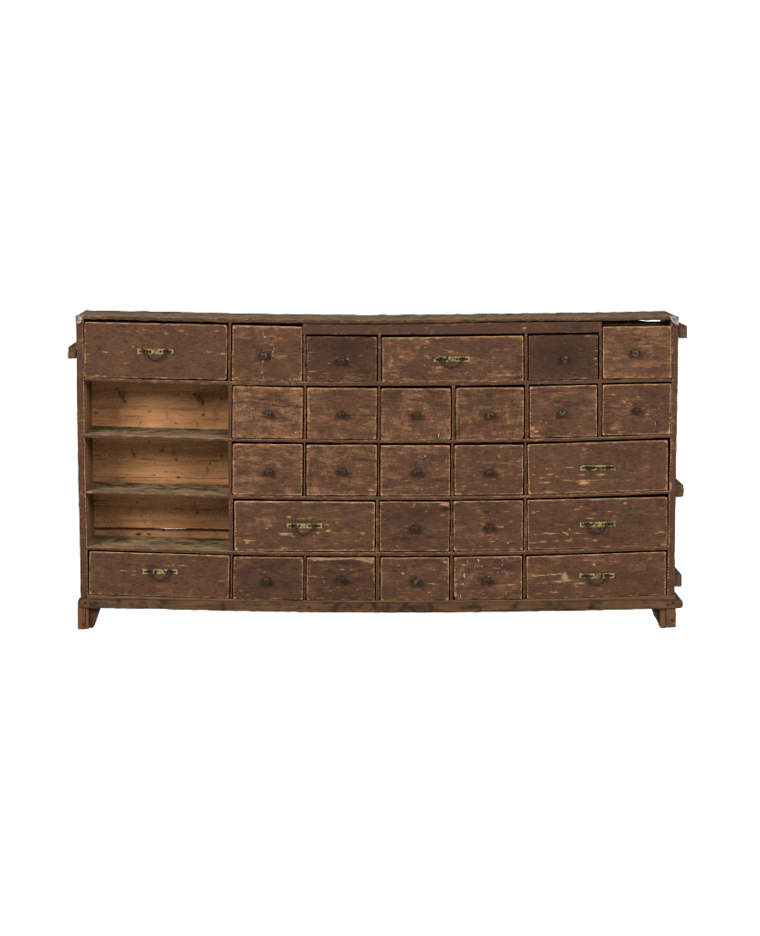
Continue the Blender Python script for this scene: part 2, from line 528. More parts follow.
mould = slab('base_moulding', cab,
             [(79.6, 599.0), (120, 599.2), (160, 600.1), (230, 601.6), (300, 602.6), (380, 603.0), (450, 602.8), (520, 602.0), (600, 600.9), (683, 599.9)],
             [(79.6, 608.0), (120, 608.6), (160, 609.2), (230, 611.2), (300, 612.2), (380, 612.8), (450, 612.6), (520, 611.8), (600, 610.4), (683, 608.2)],
             -.020, .20, [M['moulding'], M['moulding']], res=1.0, bevel=.003, jit=.25, seed=34, edge=.3, edge_top=.28, nv=9,
             round_=dict(tl=.8, bl=.8, tr=3.0, br=3.2),
             darks=[(309, 607.5, 2.2, 1.3, .9), (303, 606, 2, 1, .4), (299.5, 607.4, 1.5, 1.2, .5), (514, 606.5, 2.4, 1.6, .8), (120, 602, 2.5, 1.2, .5),
                    (132, 605, 3, 1.5, .4), (420, 608, 14, 2.5, .35), (470, 607, 16, 2.5, .35), (645, 602.5, 3, 1.5, .4), (160, 606, 5, 2, .3),
                    (550, 606, 8, 1.5, .3), (385, 607, 10, 2, .3)])

# side panels: outer and inner edge measured down the stiles
def side(outer, inner, seed, flip, blobs, darks=()):
    ys = [p[1] for p in outer]
    n = 140
    yy = np.linspace(ys[0], ys[-1], n)
    fo, fi = interp([(p[1], p[0]) for p in outer]), interp([(p[1], p[0]) for p in inner])
    cols = 7
    V = []; wear = []; dark = []
    for j in range(cols):
        w = j / (cols - 1)
        for i in range(n):
            xo, xi = float(fo(yy[i])), float(fi(yy[i]))
            xo += (float(vnoise(yy[i] * .22, 3.0, seed)) - .5) * .4
            x = xo + (xi - xo) * w
            e = min(w, 1 - w)
            V.append(at(x, yy[i], .0005 + (.0016 if e == 0 else 0)))
            rg = float(fbm(np.array(yy[i] * .06), np.array(w * 3), seed + 4))
            ww = (.95 if w > .95 else (.55 if w < .05 else (.30 if w > .8 else .12))) * (.35 + rg)
            for (bx, by, rx, ry, st) in blobs:
                ww = max(ww, st * math.exp(-(((x - bx) / rx) ** 2 + ((yy[i] - by) / ry) ** 2)))
            wear.append(ww)
            dark.append(max([st * math.exp(-(((x - bx) / rx) ** 2 + ((yy[i] - by) / ry) ** 2)) for (bx, by, rx, ry, st) in darks] + [0]))
    nb = len(V)
    faces = []; fm = []
    def I(j, i): return j * n + i
    for j in range(cols - 1):
        for i in range(n - 1):
            q = (I(j, i), I(j, i + 1), I(j + 1, i + 1), I(j + 1, i))
            faces.append(q if not flip else q[::-1]); fm.append(0)
    # inner, outer side, back
    bo = len(V)
    for j in (0, cols - 1):
        for i in range(n):
            p = V[I(j, i)].copy(); p[1] = DEPTH + .012; V.append(p); wear.append(0); dark.append(0)
    for i in range(n - 1):
        q = (I(0, i), bo + i, bo + i + 1, I(0, i + 1)); faces.append(q if not flip else q[::-1]); fm.append(1)
        a = (cols - 1)
        q = (I(a, i), I(a, i + 1), bo + n + i + 1, bo + n + i); faces.append(q if not flip else q[::-1]); fm.append(2)
        q = (bo + i, bo + n + i, bo + n + i + 1, bo + i + 1); faces.append(q if not flip else q[::-1]); fm.append(1)
    for i, s in ((0, 1), (n - 1, -1)):
        q = [I(j, i) for j in range(cols)] + [bo + n + i, bo + i]
        faces.append(tuple(q if (s > 0) != flip else q[::-1])); fm.append(1)
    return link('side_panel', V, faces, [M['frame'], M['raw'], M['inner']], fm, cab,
                dict(wear=wear, dark=dark, seed=seed, rub=-.1, cross=.4, tone=.95), smooth=40)


side([(76.0, 318.4), (76.6, 370), (77.2, 420), (78.4, 490), (79.8, 545), (80.7, 603)],
     [(83.2, 318.4), (83.9, 370), (84.5, 435), (85.6, 492), (87.0, 548), (88.0, 603)], 41, False,
     [(80, 540, 1.5, 3, .7), (81, 440, 1.2, 5, .4), (79, 505, 1.5, 3, .5), (82, 580, 1, 8, .4)])
side([(678.4, 318.4), (678.0, 370), (676.7, 435), (675.8, 490), (674.8, 545), (674.6, 603)],
     [(671.6, 318.4), (671.9, 375), (671.2, 430), (669.3, 490), (668.2, 545), (667.0, 603)], 43, True,
     [(673, 350, 1, 8, .7), (671, 432, 1.2, 5, .9), (671, 485, 1.2, 6, .9), (669, 540, 1.2, 5, .9), (668, 575, 1, 8, .7)])

# back boards: horizontal, each behind the next so that no light comes through,
# apart from two open slots that the photo shows
def back():
    xl, xr = 84.0, 664.0
    made = []

    def board(top, bot, Y, th=.010):
        g = Geo()
        pts = [at(x, y, Y) for x, y in top] + [at(x, y, Y) for x, y in reversed(bot)]
        g.prism(pts, th)
        made.append(g.build('back_board', [M['pine']], cab, attrs=dict(seed=3.0 + len(made))))
    Y0, Y1 = DEPTH, DEPTH + .011
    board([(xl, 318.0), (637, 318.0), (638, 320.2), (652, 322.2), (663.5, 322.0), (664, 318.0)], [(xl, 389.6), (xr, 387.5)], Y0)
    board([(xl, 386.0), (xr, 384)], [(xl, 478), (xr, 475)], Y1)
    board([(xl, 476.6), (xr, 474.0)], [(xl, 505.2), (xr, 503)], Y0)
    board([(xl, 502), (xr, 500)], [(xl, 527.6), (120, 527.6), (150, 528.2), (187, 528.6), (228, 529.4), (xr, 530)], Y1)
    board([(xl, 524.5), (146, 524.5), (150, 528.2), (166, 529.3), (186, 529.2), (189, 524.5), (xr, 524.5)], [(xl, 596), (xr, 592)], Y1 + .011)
    return made


boards = back()
# knots and stains live on a fine front grid for the part the cubbyholes show
backp = boards[1]


def lining(top, bot, Y, seed, darks, blobs=()):
    return slab('board_face', backp, top, bot, Y, .004, [M['pine'], M['pine']], res=.8, bevel=.0006, jit=.15, seed=seed,
                edge=0.0, edge_top=0.0, darks=darks, blobs=blobs, round_=dict(tl=0, tr=0, br=0, bl=0))


lining([(89, 380), (231, 380)], [(89, 389.6), (231, 390.6)], DEPTH - .006, 51.0, [(117, 389, 2, 1, .5), (205, 390, 4, 1, .4)])
lining([(89, 389.0), (231, 389.0)], [(89, 433), (231, 433)], DEPTH - .003, 52.0,
       [(120.0, 394, 1.0, 4.5, .5), (124.2, 394.5, 1.0, 5, .5), (124.2, 401.5, 1.0, 2.0, 1.0), (123, 397, 3.2, 8, .38), (121, 407, 4, .6, .3),
        (103, 408.2, 10, .5, .6), (96, 413, 2.5, 1.4, .45), (150, 411.3, 1.2, 1.0, .7), (140.5, 422.8, .8, .7, .95), (108, 397, .8, .7, .6),
        (195.5, 394, .9, 4.5, .5), (199, 396.5, 1.2, 5, .5), (203.2, 402.5, 1.8, 4.6, .8), (201, 399, 4, 9, .35), (203.6, 414.8, 1.5, 1.1, .8), (175.5, 423.2, 1.0, .6, 1.0),
        (222, 399, .8, .7, .5), (185, 409, 18, .5, .3), (215, 419, 12, .5, .35), (205, 397, 9, 9, .22), (167, 412, 1, 10, .15), (197, 424, 1, 2, .3),
        (133, 416, 12, .5, .3), (179, 394, .6, .6, .5)])
lining([(89, 435), (231, 435)], [(89, 476.8), (231, 478.6)], DEPTH - .006, 53.0,
       [(97.5, 441.5, 1, .8, .8), (149, 442, 1, .9, .8), (161.5, 450.2, .7, .7, .9), (134, 454.5, 1, 3, .5), (135.8, 455.5, .6, 1.2, .6), (132, 451, 1, 3, .25),
        (98, 455.4, 4, .5, .5), (146, 458.6, 8, .5, .45), (103, 459.6, 6, .4, .3), (155, 463.2, .9, 1, .6), (154.6, 475.4, .9, .7, .8), (176, 459.8, 1.2, 1.6, .5),
        (174, 452, 2.2, 5, .3), (222, 456.5, 1.4, 2, .55), (211, 460.5, 14, .5, .45), (210, 463.5, 1.2, 1.2, .45), (207.5, 470, 1.3, 5, .32), (203.5, 476, 1.2, 3, .25),
        (166.5, 471.5, .7, .7, .6), (178.5, 477.4, 2, .7, .95), (94.5, 475.4, 1, .6, .8), (96, 470, 3, 3, .2), (113, 478, 8, .6, .3)],
       [(185, 469.2, 9, .4, .25), (213, 469.4, 8, .4, .22)])
lining([(89, 476.2), (231, 478)], [(89, 490), (231, 491)], DEPTH - .003, 54.0, [(122.5, 477.8, 1, .7, .6), (140, 481, 30, .6, .3), (200, 483, 30, .7, .3)])
lining([(89, 492), (231, 494)], [(89, 505.3), (231, 508.4)], DEPTH - .006, 55.0, [(100, 500.5, 8, .6, .4), (137, 502.8, 1.2, 1, .6), (195.5, 505, .5, 4, .3)])
lining([(89, 504.6), (231, 508)], [(89, 527.4), (120, 527.4), (150, 528.0), (187, 528.4), (231, 529.4)], DEPTH - .003, 56.0,
       [(197.5, 512.5, 1.8, 1.4, .85), (141.5, 516.2, .8, .7, .85), (145, 523, .8, .7, .4), (180, 509, 6, .6, .7), (205, 510, 18, .5, .4), (112, 521, 1, .8, .4),
        (216, 522.5, .7, .6, .6), (106, 505.6, 30, .5, .5), (194, 507, 2, 3, .25)])
lining([(89, 525.5), (146.5, 525.5), (150, 528.2), (166, 529.3), (186, 529.2), (188.5, 525.5), (231, 525.5)], [(89, 545), (231, 548)], DEPTH + .022, 57.0,
       [(107.5, 531.2, 1, .9, .8), (138, 534.3, 2.8, 1.3, .95), (148.8, 534.5, 1.8, 1.1, .9), (163.5, 530.6, 1.6, 1.0, 1.0), (162, 538, 2.5, .6, .7), (102, 534.5, 3, 1.5, .3)])

# ---- drawers: corners of each front, TL TR BR BL, measured on the photograph
D = {
 '11': [(84.7, 321.8), (227.2, 324.8), (226.6, 379.9), (84.4, 377.0)],
 '12': [(232.7, 325.0), (302.2, 326.6), (302.0, 381.3), (231.8, 380.5)],
 '13': [(306.9, 336.4), (376.8, 337.0), (376.5, 381.2), (306.9, 381.0)],
 '14': [(382.2, 337.6), (523.4, 335.7), (523.4, 380.9), (382.4, 381.8)],
 '15': [(528.6, 335.6), (598.0, 334.6), (598.0, 379.4), (528.6, 380.2)],
 '16': [(602.7, 326.7), (671.3, 325.8), (671.8, 377.9), (602.7, 378.5)],
 '22': [(233.0, 385.9), (303.0, 387.6), (302.3, 438.4), (232.3, 437.4)],
 '23': [(307.3, 387.6), (377.2, 388.3), (376.1, 439.0), (307.2, 438.7)],
 '24': [(381.3, 388.4), (450.6, 388.3), (450.6, 439.5), (381.2, 440.0)],
 '25': [(456.1, 387.9), (524.0, 387.2), (523.7, 439.5), (456.1, 440.2)],
 '26': [(529.7, 386.5), (596.8, 384.7), (597.2, 436.3), (529.8, 437.6)],
 '27': [(602.7, 384.7), (671.3, 383.4), (670.6, 434.3), (602.3, 435.4)],
 '32': [(233.0, 443.8), (302.5, 444.2), (302.2, 495.6), (232.7, 494.8)],
 '33': [(306.7, 445.0), (377.0, 444.8), (376.6, 495.6), (306.6, 495.6)],
 '34': [(380.8, 445.2), (450.0, 445.2), (450.0, 495.6), (380.3, 496.0)],
 '35': [(454.4, 445.4), (523.4, 444.8), (523.2, 494.4), (454.4, 495.4)],
 '36': [(527.4, 444.5), (667.9, 440.0), (667.7, 490.0), (528.3, 494.6)],
 '42': [(234.3, 500.8), (375.0, 501.9), (374.5, 551.5), (234.6, 550.8)],
 '43': [(379.7, 501.5), (449.5, 501.8), (449.1, 551.3), (379.7, 551.3)],
 '44': [(453.2, 501.1), (522.8, 500.5), (522.8, 550.8), (453.6, 550.8)],
 '45': [(527.4, 500.0), (667.4, 497.0), (667.1, 545.9), (527.7, 550.0)],
 '51': [(89.4, 551.3), (229.6, 555.6), (229.0, 598.7), (89.0, 594.5)],
 '52': [(233.7, 556.8), (303.0, 557.2), (303.0, 600.0), (233.3, 599.7)],
 '53': [(306.9, 557.3), (374.7, 557.3), (374.7, 600.3), (306.9, 600.3)],
 '54': [(380.8, 557.6), (449.2, 557.4), (448.8, 600.5), (380.8, 600.7)],
 '55': [(454.0, 557.2), (522.1, 555.8), (522.1, 599.0), (454.0, 600.0)],
 '56': [(526.4, 556.5), (666.0, 551.7), (665.7, 595.3), (526.7, 599.2)],
}
KNOB = {'12': (264.3, 355.5), '13': (341.4, 360.9), '15': (565, 359.2), '16': (635.5, 352.7), '22': (268.2, 413.9), '23': (341.2, 414.5),
        '24': (416, 415.5), '25': (490.8, 415.3), '26': (562.7, 413.3), '27': (636, 410.8), '32': (268.5, 472.2), '33': (342.3, 471.6),
        '34': (417.0, 472.5), '35': (489.2, 472.7), '43': (414.8, 528.9), '44': (489.5, 527.8), '52': (266.7, 580.7), '53': (341, 578.9),
        '54': (416, 581), '55': (487, 580.8)}
HANDLE = {'11': (155.5, 351.3, 0, 1), '14': (451.8, 359.0, -.006, 1), '36': (598, 467.6, -.012, 0), '42': (304.4, 525.8, 0, 1),
          '45': (597.4, 524.2, -.02, 1), '51': (160.1, 571.6, .004, 1), '56': (596.9, 575.8, -.018, 1)}
GREYK = {'12', '15', '16', '25', '54', '26', '22'}

LBL = {'12': 'drawer front with pale paint drips above and below its knob', '55': 'drawer front flecked with white and blue paint',
       '36': 'wide drawer with a brass plate that has lost its bail', '15': 'dark drawer front with a chipped right edge',
       '13': 'darkest small drawer front', '53': 'drawer front with a bare strip of wood along its top edge'}

B = {  # chips and scratches: x, y, half width, half height, strength
 '11': [(105.5, 352, 6, .6, .95), (121.6, 351.8, 2, 1, .9), (116, 352, 4, .5, .6), (133, 346.6, 2, 1.2, .8), (125, 363.4, 4, .5, .65), (97, 376, 5, .8, .7), (145, 329.7, 3, .8, .6),
        (156, 331, 6, 1, .6), (165.6, 333.5, 3, 2.5, .65), (179, 331, 5, .6, .7), (217, 330.7, 4, .8, .8), (211, 352, 5, .5, .75), (223, 353.8, 3, .9, 1.0), (212.6, 348, 4, .5, .55),
        (190, 351, 8, .4, .5), (95, 372, 4, .6, .6), (115, 372, 6, .5, .5), (160, 377, 12, .8, .55), (114.5, 359, .8, .8, .6), (217, 338, 2, 1.2, .6), (88, 355, 1.5, 4, .5),
        (214, 361, 2, .6, .5), (185, 335, 20, .5, .35), (100, 334, 15, .5, .35), (92, 347, 6, .5, .45), (104, 366, 10, .4, .4), (143, 348, 5, .5, .4)],
 '14': [(427.6, 342.4, 4, 2.2, .7), (417, 348, 2.5, 2, .55), (400, 357.3, 4, 2.2, .65), (426.6, 355.5, 3, 2.6, .7), (409, 358.4, 12, .5, .6), (438, 367.6, 7, 2, .6), (448.7, 350.8, 6, 1.5, .55),
        (391, 360, 2, 9, .5), (409.7, 379, 12, 1, .6), (478, 349, 2.2, 1, .8), (509, 349.7, 10, 1, .6), (512, 346, 5, 1, .55), (492, 357.6, 11, .8, .6), (481.6, 366.6, 14, .7, .6),
        (508, 375, 12, 1, .75), (462, 373, 14, .7, .6), (450, 369, 9, 1.5, .55), (470, 359, 3, 2, .5), (479.5, 339.5, 1, .8, .7), (517, 351, 4, 1, .6), (488, 345, 12, .5, .45), (431, 372, 9, 2, .55),
        (396, 375, 5, 3, .45), (500, 366, 10, .8, .5), (434, 343, 8, .6, .6)],
 '36': [(534.6, 467, 4, .7, .85), (549, 469, 7, .7, .9), (540, 469.3, 2, .5, .8), (567, 467.5, 9, .45, .85), (533.5, 475, 4, .7, .95), (550, 474.3, 6, .6, .8), (546, 482.7, 5, 1.6, .8), (573.5, 455.4, 6, .5, .5),
        (583, 474.8, 5, .8, .7), (568, 480.6, 7, .8, .95), (584, 483.3, 8, 3, .85), (583, 481, 10, 1, 1.0), (596.7, 480.3, 7, .7, .9), (599, 474.8, 5, 1.3, .9), (549, 491.5, 7, .6, .7), (568, 492.5, 6, .6, .8),
        (601, 474.4, 4, 1.1, .8), (602, 479.6, 5, .6, .6), (545, 460, .9, .8, .7), (556.4, 476.4, .9, .8, .8), (609, 446, 6, 2.5, .5), (583, 449, 4, 2.5, .4), (645, 466, 6, 3, .4), (650, 451, 6, 3, .38), (622, 481, 12, 2.5, .45),
        (648, 482, 8, 2, .4), (638, 474, 5, 1.5, .45), (585, 489, 12, 1, .6), (554.6, 485.3, .8, .8, .7), (540, 478, 8, .6, .6)],
 '42': [(250, 540.8, 8, .9, 1.0), (247, 542.3, 2, 1.1, 1.0), (240, 541.5, 4, .7, .9), (248.5, 533.6, 5, .7, .85), (267, 528.7, 1.8, .9, .95), (270, 525.3, 4, .8, .85), (289, 517.3, 3, 1.3, .9), (287, 519, 1.5, 1, .7),
        (300.6, 518.7, 5, .7, .75), (284.8, 534, 7, 1.6, 1.0), (293, 535.7, 4, .7, .9), (284, 532.8, 7, .6, .9), (259, 514.5, 2, .7, .6), (327.4, 520.5, 3, .8, .7), (327.4, 524.6, 2.8, 1, .8), (328, 530.6, 3.6, 1.6, .95),
        (318, 533.2, 2.2, 1.2, .9), (314, 536.2, 1.5, .6, .85), (348.7, 533, 2, .8, .7), (362.6, 533.6, 3.6, 1.4, 1.0), (358, 532.7, 3, .6, .6), (311, 511.8, 12, .7, .55), (337, 522.4, 2, 1, .6), (275, 543.5, 3, .8, .5), (284, 548.5, 3, .8, .7),
        (265, 541, 2, 2, .5), (337, 543.5, 4, 1, .5), (310, 518, 6, .8, .5), (334, 533, 4, .5, .6), (355, 541, 6, 1, .4), (240, 518, 3, .5, .4)],
 '43': [(444.5, 503.6, 6, 1.6, 1.1), (447, 504.5, 3, 1.5, 1.1), (426, 511.4, 2.4, .8, .85), (421, 513.8, 3, .5, .7), (414.4, 504.6, .9, .8, .8), (390, 508.5, 1, .7, .6), (429, 533.4, .9, .7, .9), (421, 535.5, 3, .5, .7), (414, 536.4, 2, .5, .6),
        (407, 526, 6, .5, .45), (397, 545.5, 1.4, 1.4, .6), (442, 515, 4, .7, .6), (443, 538, 4, .5, .5), (399, 520, 2, 1, .4), (395, 515, 10, .4, .4)],
 '44': [(500.5, 526.9, 3.5, 1.2, .85), (498, 524.5, 2.5, .8, .7), (511, 521, 2.6, 1, .85), (483, 524.3, 2, 1.2, .8), (479, 509.5, 3, 2.5, .55), (508, 511.5, 5, .7, .7), (489.5, 534.7, 3, .8, .8), (481, 546, 3, .9, .85), (474, 547.8, 3, .5, .8),
        (492, 541.6, 4, .6, .75), (502, 541.2, 3, .5, .6), (492.5, 548.5, 1.2, .8, .7), (472, 527.5, 1.6, .9, .6), (512, 530.5, 3, .8, .5), (503, 518.5, 7, .4, .6), (482, 517, 2, .8, .7), (457, 546, 4, 2, .45), (475, 518, 2, .7, .4),
        (494, 534.5, 1.5, .6, .8), (500, 539, 6, .6, .5), (488, 519.6, 3, .5, .6)],
 '45': [(533.5, 512.4, 1.7, 1.3, 1.0), (543, 509.2, 5, .8, .85), (537, 511.5, 3, .6, .7), (578, 509.2, 3.5, .9, .9), (580.4, 506.8, 1, .9, .9), (594.6, 514, 4, 1, .9), (590.4, 518.2, 7, .7, .8), (565, 524.5, 5, .5, .75), (557.5, 524.4, 2, .7, .9),
        (535.6, 534.5, 4, .6, .85), (549.3, 533.6, 9, .9, 1.1), (565, 532.6, 4, 1.3, 1.1), (567.7, 534.2, 2, 1.5, 1.0), (569.3, 529.4, 1.3, 1.6, .85), (562.5, 529, 2, 1.2, .6), (576, 533.3, 7, .7, .95), (534.6, 542.9, 7, .7, .95), (543, 541.8, 5, .6, .9), (556, 541, 4, .8, .95),
        (568.3, 540.3, 4, .7, .9), (571, 539, 2, .6, .8), (586, 538.4, 11, .6, .75), (594.6, 540.5, 3, 1.1, .8), (609, 511.6, 5, .6, .9), (602, 511, 5, .6, .8), (625.4, 503.4, 1.4, 1.1, .95), (619, 512.3, 4, .5, .7), (660.6, 508.2, 3.4, .7, .9), (651.7, 523, 6, .5, .6),
        (661.8, 532, 4, .9, .9), (656.5, 533.5, 2, .6, .8), (656, 541, 5, .5, .75), (640.5, 506.2, .9, .7, .7), (556, 515.6, 2, 1, .4), (606, 530.5, 1.8, 1.2, .5), (598, 509, 4, .5, .6), (576, 516.7, 3, .5, .6), (549, 520, 1, .8, .5), (590, 509, 7, .5, .7),
        (617, 516, 8, .4, .4), (540, 547.8, 9, .6, .6), (565, 547.6, 9, .5, .6)],
 '51': [(124, 570.6, 6, .7, .8), (134.7, 570.3, 2, 1.2, .85), (132, 575, 2, 1, .6), (166.8, 565.5, 9, .5, .75), (183, 565.7, 4, .8, .95), (220.5, 581, 4.5, .8, .9), (226, 581.5, 1.5, .7, .8), (195, 590, 5, .8, .6), (167, 590, 7, .7, .5), (160, 593, 6, .6, .5),
        (206, 590, 5, .5, .5), (105, 581, 9, 1.5, .4), (98, 567, 5, .7, .4), (115, 576, 4, .5, .4), (197, 594, 12, .6, .4), (225, 567, 3, .8, .4), (140, 582, 6, 1, .35)],
 '56': [(534, 576.3, 4, .6, .9), (543, 575.3, 7, .8, 1.0), (554, 574.2, 4, 1.0, 1.0), (560, 573.9, 4, .8, .8), (564.8, 577.6, 4.5, 2.8, 1.0), (565.2, 573.8, 1.6, 2.2, .95), (567, 580.5, 7, 1.6, 1.0), (544, 582.8, 8, .8, .85), (557.7, 581.7, 7, 1, .95), (579, 583.2, 7, 1.2, .85),
        (576, 585.5, 2.5, 1.4, .7), (539.8, 593.2, 5, .7, .8), (554.6, 592.4, 5, .8, .9), (538.8, 598.4, 4, .6, .7), (598.3, 596.4, 1.6, .7, .95), (594, 564.2, 1, 1.7, .85), (587, 560.5, 12, 4, .42), (612, 562, 10, 4, .38), (650, 558, 2, 2.5, .45), (575, 565.6, 1.2, 1, .6),
        (536, 583.5, 5, .5, .8), (640, 571, 5, 3, .35), (620, 588, 9, 3, .35), (645, 566, 4, 2.5, .35), (558, 563, 5, 2, .3), (588, 580, 2.5, 1.5, .8), (600, 556, 8, 1, .4), (608, 596, 12, .5, .6)],
 '12': [(238, 378, 3, 1.2, .9), (297, 379.5, 5, .9, .8), (301, 376, 1, 3, .9), (256, 363.6, 5, .6, .7), (235.5, 364, .8, .8, .7), (253.5, 349.5, 1, 2, .45), (280, 365, 8, .6, .45), (245, 371, 4, 1.5, .4), (271, 345, 3, 1.5, .4), (262.5, 329, .8, 2, .6)],
 '13': [(336.4, 358.2, 1.6, .8, .95), (347, 358.8, 2.4, 1.0, 1.0), (342.2, 356.7, 1.6, .6, .9), (328, 373.2, 10, .6, .75), (350, 374, 5, .7, .85), (339, 376.5, 24, .6, .65), (312, 371.5, 5, .9, .85), (361, 374.5, 4, .7, .9), (310, 377, 6, .8, .8), (309.5, 355.7, 2, .7, .9),
        (309, 360.5, 1.6, .8, .85), (328.5, 363.5, 1.7, .8, .8), (360, 356.3, 1.2, .7, .8), (323.5, 353, 1, .6, .7), (349.6, 339.4, 1, .8, .6), (313, 352.6, 3, .5, .6), (359, 368.5, 2, .6, .75), (321, 376, 3, .7, .7), (330, 379.8, 10, .5, .6), (310, 352, 2, .7, .7), (357, 378, 6, .4, .6)],
 '15': [(595.7, 358.8, 2.4, 1.4, 1.0), (596.5, 363.6, 1.5, 1.1, .95), (595.6, 370, 1.5, 1.1, 1.2), (596, 350.7, 2, .6, 1.0), (580.2, 349.5, .8, 2.6, .85), (579.5, 352.3, .7, 1.2, .8), (564.4, 343, 1.8, .6, .9), (558.2, 361.2, 1.2, .8, 1.0), (587, 367.8, .9, .9, .85), (574, 377.6, 7, .9, .85),
        (583, 378, 5, .8, .8), (556, 374.4, 1.4, .6, .5), (529.8, 356, 1, .7, .8), (573, 372.7, 1.2, .6, .6), (578.5, 363, .6, .7, .7), (533, 338, 8, .6, .55), (567, 338.5, 5, .5, .5), (589, 336, 6, .7, .6), (598, 372, .7, 8, .7), (544, 379.5, 8, .5, .6)],
 '16': [(620, 358, 10, 1, .5), (650, 346, 10, 1, .55), (630, 366, 20, .6, .5), (655, 355, 8, .8, .5), (650, 371, .7, 3, .55), (610, 341, 8, 1, .45), (640, 332, 12, .8, .5), (660, 362, 6, .6, .5)],
 '22': [(247, 394, 5, 3, .6), (245, 406, 6, 1.6, .62), (258, 414.5, 8, 1.2, .75), (246, 412, 6, .7, .6), (235, 400, 1, 8, .6), (252, 408, 3, 1.4, .6), (283, 411, 1, 4, .55), (291, 413, 4, 2.5, .5), (270, 422.5, 3, 1.4, .55), (294, 401, 8, 1, .55), (277, 403, 4, 1.5, .5),
        (241, 421, 6, .8, .5), (258, 429, 12, .7, .5), (263, 434.8, 9, .7, .6), (290, 437, 7, 1, .65), (240, 436, 5, 1, .8), (284, 398, 3, .8, .5), (242, 389, 5, 1, .55), (292, 393, 9, .7, .5), (270, 390.5, 2, 1.2, .5), (250, 400, 10, .7, .55)],
 '23': [(350, 421, 1, 1.6, .6), (363, 424.6, 6, .8, .65), (369, 420.5, 3, .7, .55), (355, 424.4, 4, .5, .5), (311, 428, 3, 2, .5), (333, 415.4, 6, .5, .55), (340, 399, 5, .8, .5), (332, 394.5, 3, 1, .45), (309, 413, .8, 9, .7), (322, 416, 10, .4, .4), (362, 433, 6, 1.5, .4)],
 '24': [(420.4, 396.2, 1.6, .9, .8), (424.8, 407.8, 1.2, 1.1, .85), (409, 397, 4, .9, .55), (394.5, 423.5, 2, .9, .65), (385, 430, 2, .8, .65), (406, 427, 5, 2, .42), (432, 421, 5, 3, .45), (410, 409, 3, 1.2, .5), (404, 395, 1.4, 3, .45), (425, 428, 5, 2.5, .4), (446, 428, .8, 8, .6), (384, 434.5, 4, 1.5, .7),
        (420, 434, 10, .7, .5), (447, 394, 2, 4, .5)],
 '25': [(514.5, 401.4, 1.5, .6, .85), (507, 403.5, 3, 2.5, .45), (507, 413.5, 2, 1.4, .45), (503, 432, 6, 2, .4), (466, 402.5, 12, .6, .5), (497, 424, 7, .5, .5), (480, 429, 8, 1, .4), (522.5, 420, .8, 8, .7), (509, 422, 2, 4, .35), (466, 433, 4, 3, .4)],
 '26': [(533, 428, 2.6, 2.4, .95), (535.5, 431.5, 3.2, 1.4, .9), (531.6, 434, 2, 2, .95), (538, 435.5, 5, .8, .8), (541.5, 421.3, 1, .7, .75), (546.3, 422.8, 1.2, .9, .8), (559, 405.5, 5, 1.2, .45), (565, 392.6, 6, .6, .6), (579.6, 426, 1.6, .7, .55), (583, 389.6, 10, .6, .5), (596, 417, .8, 6, .7), (540, 413, 8, .8, .35), (550, 426, 10, .5, .4)],
 '27': [(624, 401.8, 1.5, 2.0, .9), (627.5, 399.6, 3, 1.0, .9), (638.2, 397, 1.2, .9, .85), (630.5, 404.4, 2.4, .8, .75), (612, 394.3, 4, .7, .75), (610, 393.3, 7, .4, .5), (617, 406.3, 14, .5, .75), (616.3, 415.9, 1.5, .9, .85), (649, 414.2, 5, 1.2, .75), (652, 412.8, 3, .8, .6), (613, 428, 4, 2, .65), (644, 420.4, 1.3, .7, .8),
        (637.5, 419.3, 1, .6, .7), (626, 427, 2, 2, .5), (664, 411.5, 5, .5, .5), (659, 408.2, 1.0, .7, .9), (669.5, 431, 2, 2, 1.0), (645, 408, 6, .5, .5), (640, 436, 15, .6, .6)],
 '32': [(281, 452, 9, 1.2, .62), (292, 457, 6, 1.4, .6), (240, 457.2, 5, .7, .62), (256, 449, 6, 2, .5), (238, 449, 3, 2, .45), (249, 464, 6, .8, .4), (288, 481, 6, 2, .42), (285, 485, 8, .7, .5), (268, 463, 5, 1, .4), (235, 493, 4, 1, .6), (300, 487, 2, 3, .5), (262, 455, 5, .5, .4)],
 '33': [(333.4, 475.5, 2, .7, .8), (314, 489, 4, 2, .5), (349, 450, 5, .6, .45), (362, 463, .8, 4, .42), (357, 463.5, .7, 3, .42), (368, 461, .7, 4, .38), (338, 488, 2, 3, .35), (312, 455, 4, 2, .35), (310, 470, 2, 5, .35), (371, 490, 4, 1.2, .65)],
 '34': [(390, 455, 6, .5, .5), (405, 460, 9, .5, .5), (392, 463.5, 4, .5, .55), (405, 481, 4, 1.5, .6), (399, 480, 1.2, 3, .5), (408, 485, 3, 1.2, .5), (434, 454.5, 6, .5, .55), (440, 468, 6, .8, .42), (388, 476, 3, .6, .45), (425, 479, 7, .7, .45), (385, 447.3, 6, .9, .75), (440, 446.7, 9, .7, .65), (397, 483, 3, .6, .6), (385, 490, 4, .8, .45), (446, 462, 1, 12, .55), (431, 488, 7, .6, .5)],
 '35': [(462, 461.3, 8, .55, .75), (477, 461.4, 10, .55, .8), (492, 462.5, 7, .6, .75), (502, 462.8, 6, .7, .75), (513, 461.4, 7, .6, .75), (460, 467, 6, .5, .6), (470, 468.3, 3, .7, .7), (473.5, 476, .8, 2.2, .7), (493, 479.5, 2.6, 1.6, .8), (471.5, 463.5, .7, 4, .5), (518, 468, 4, .7, .6), (488, 467.6, 4, .6, .6), (483, 469, 3, .6, .5),
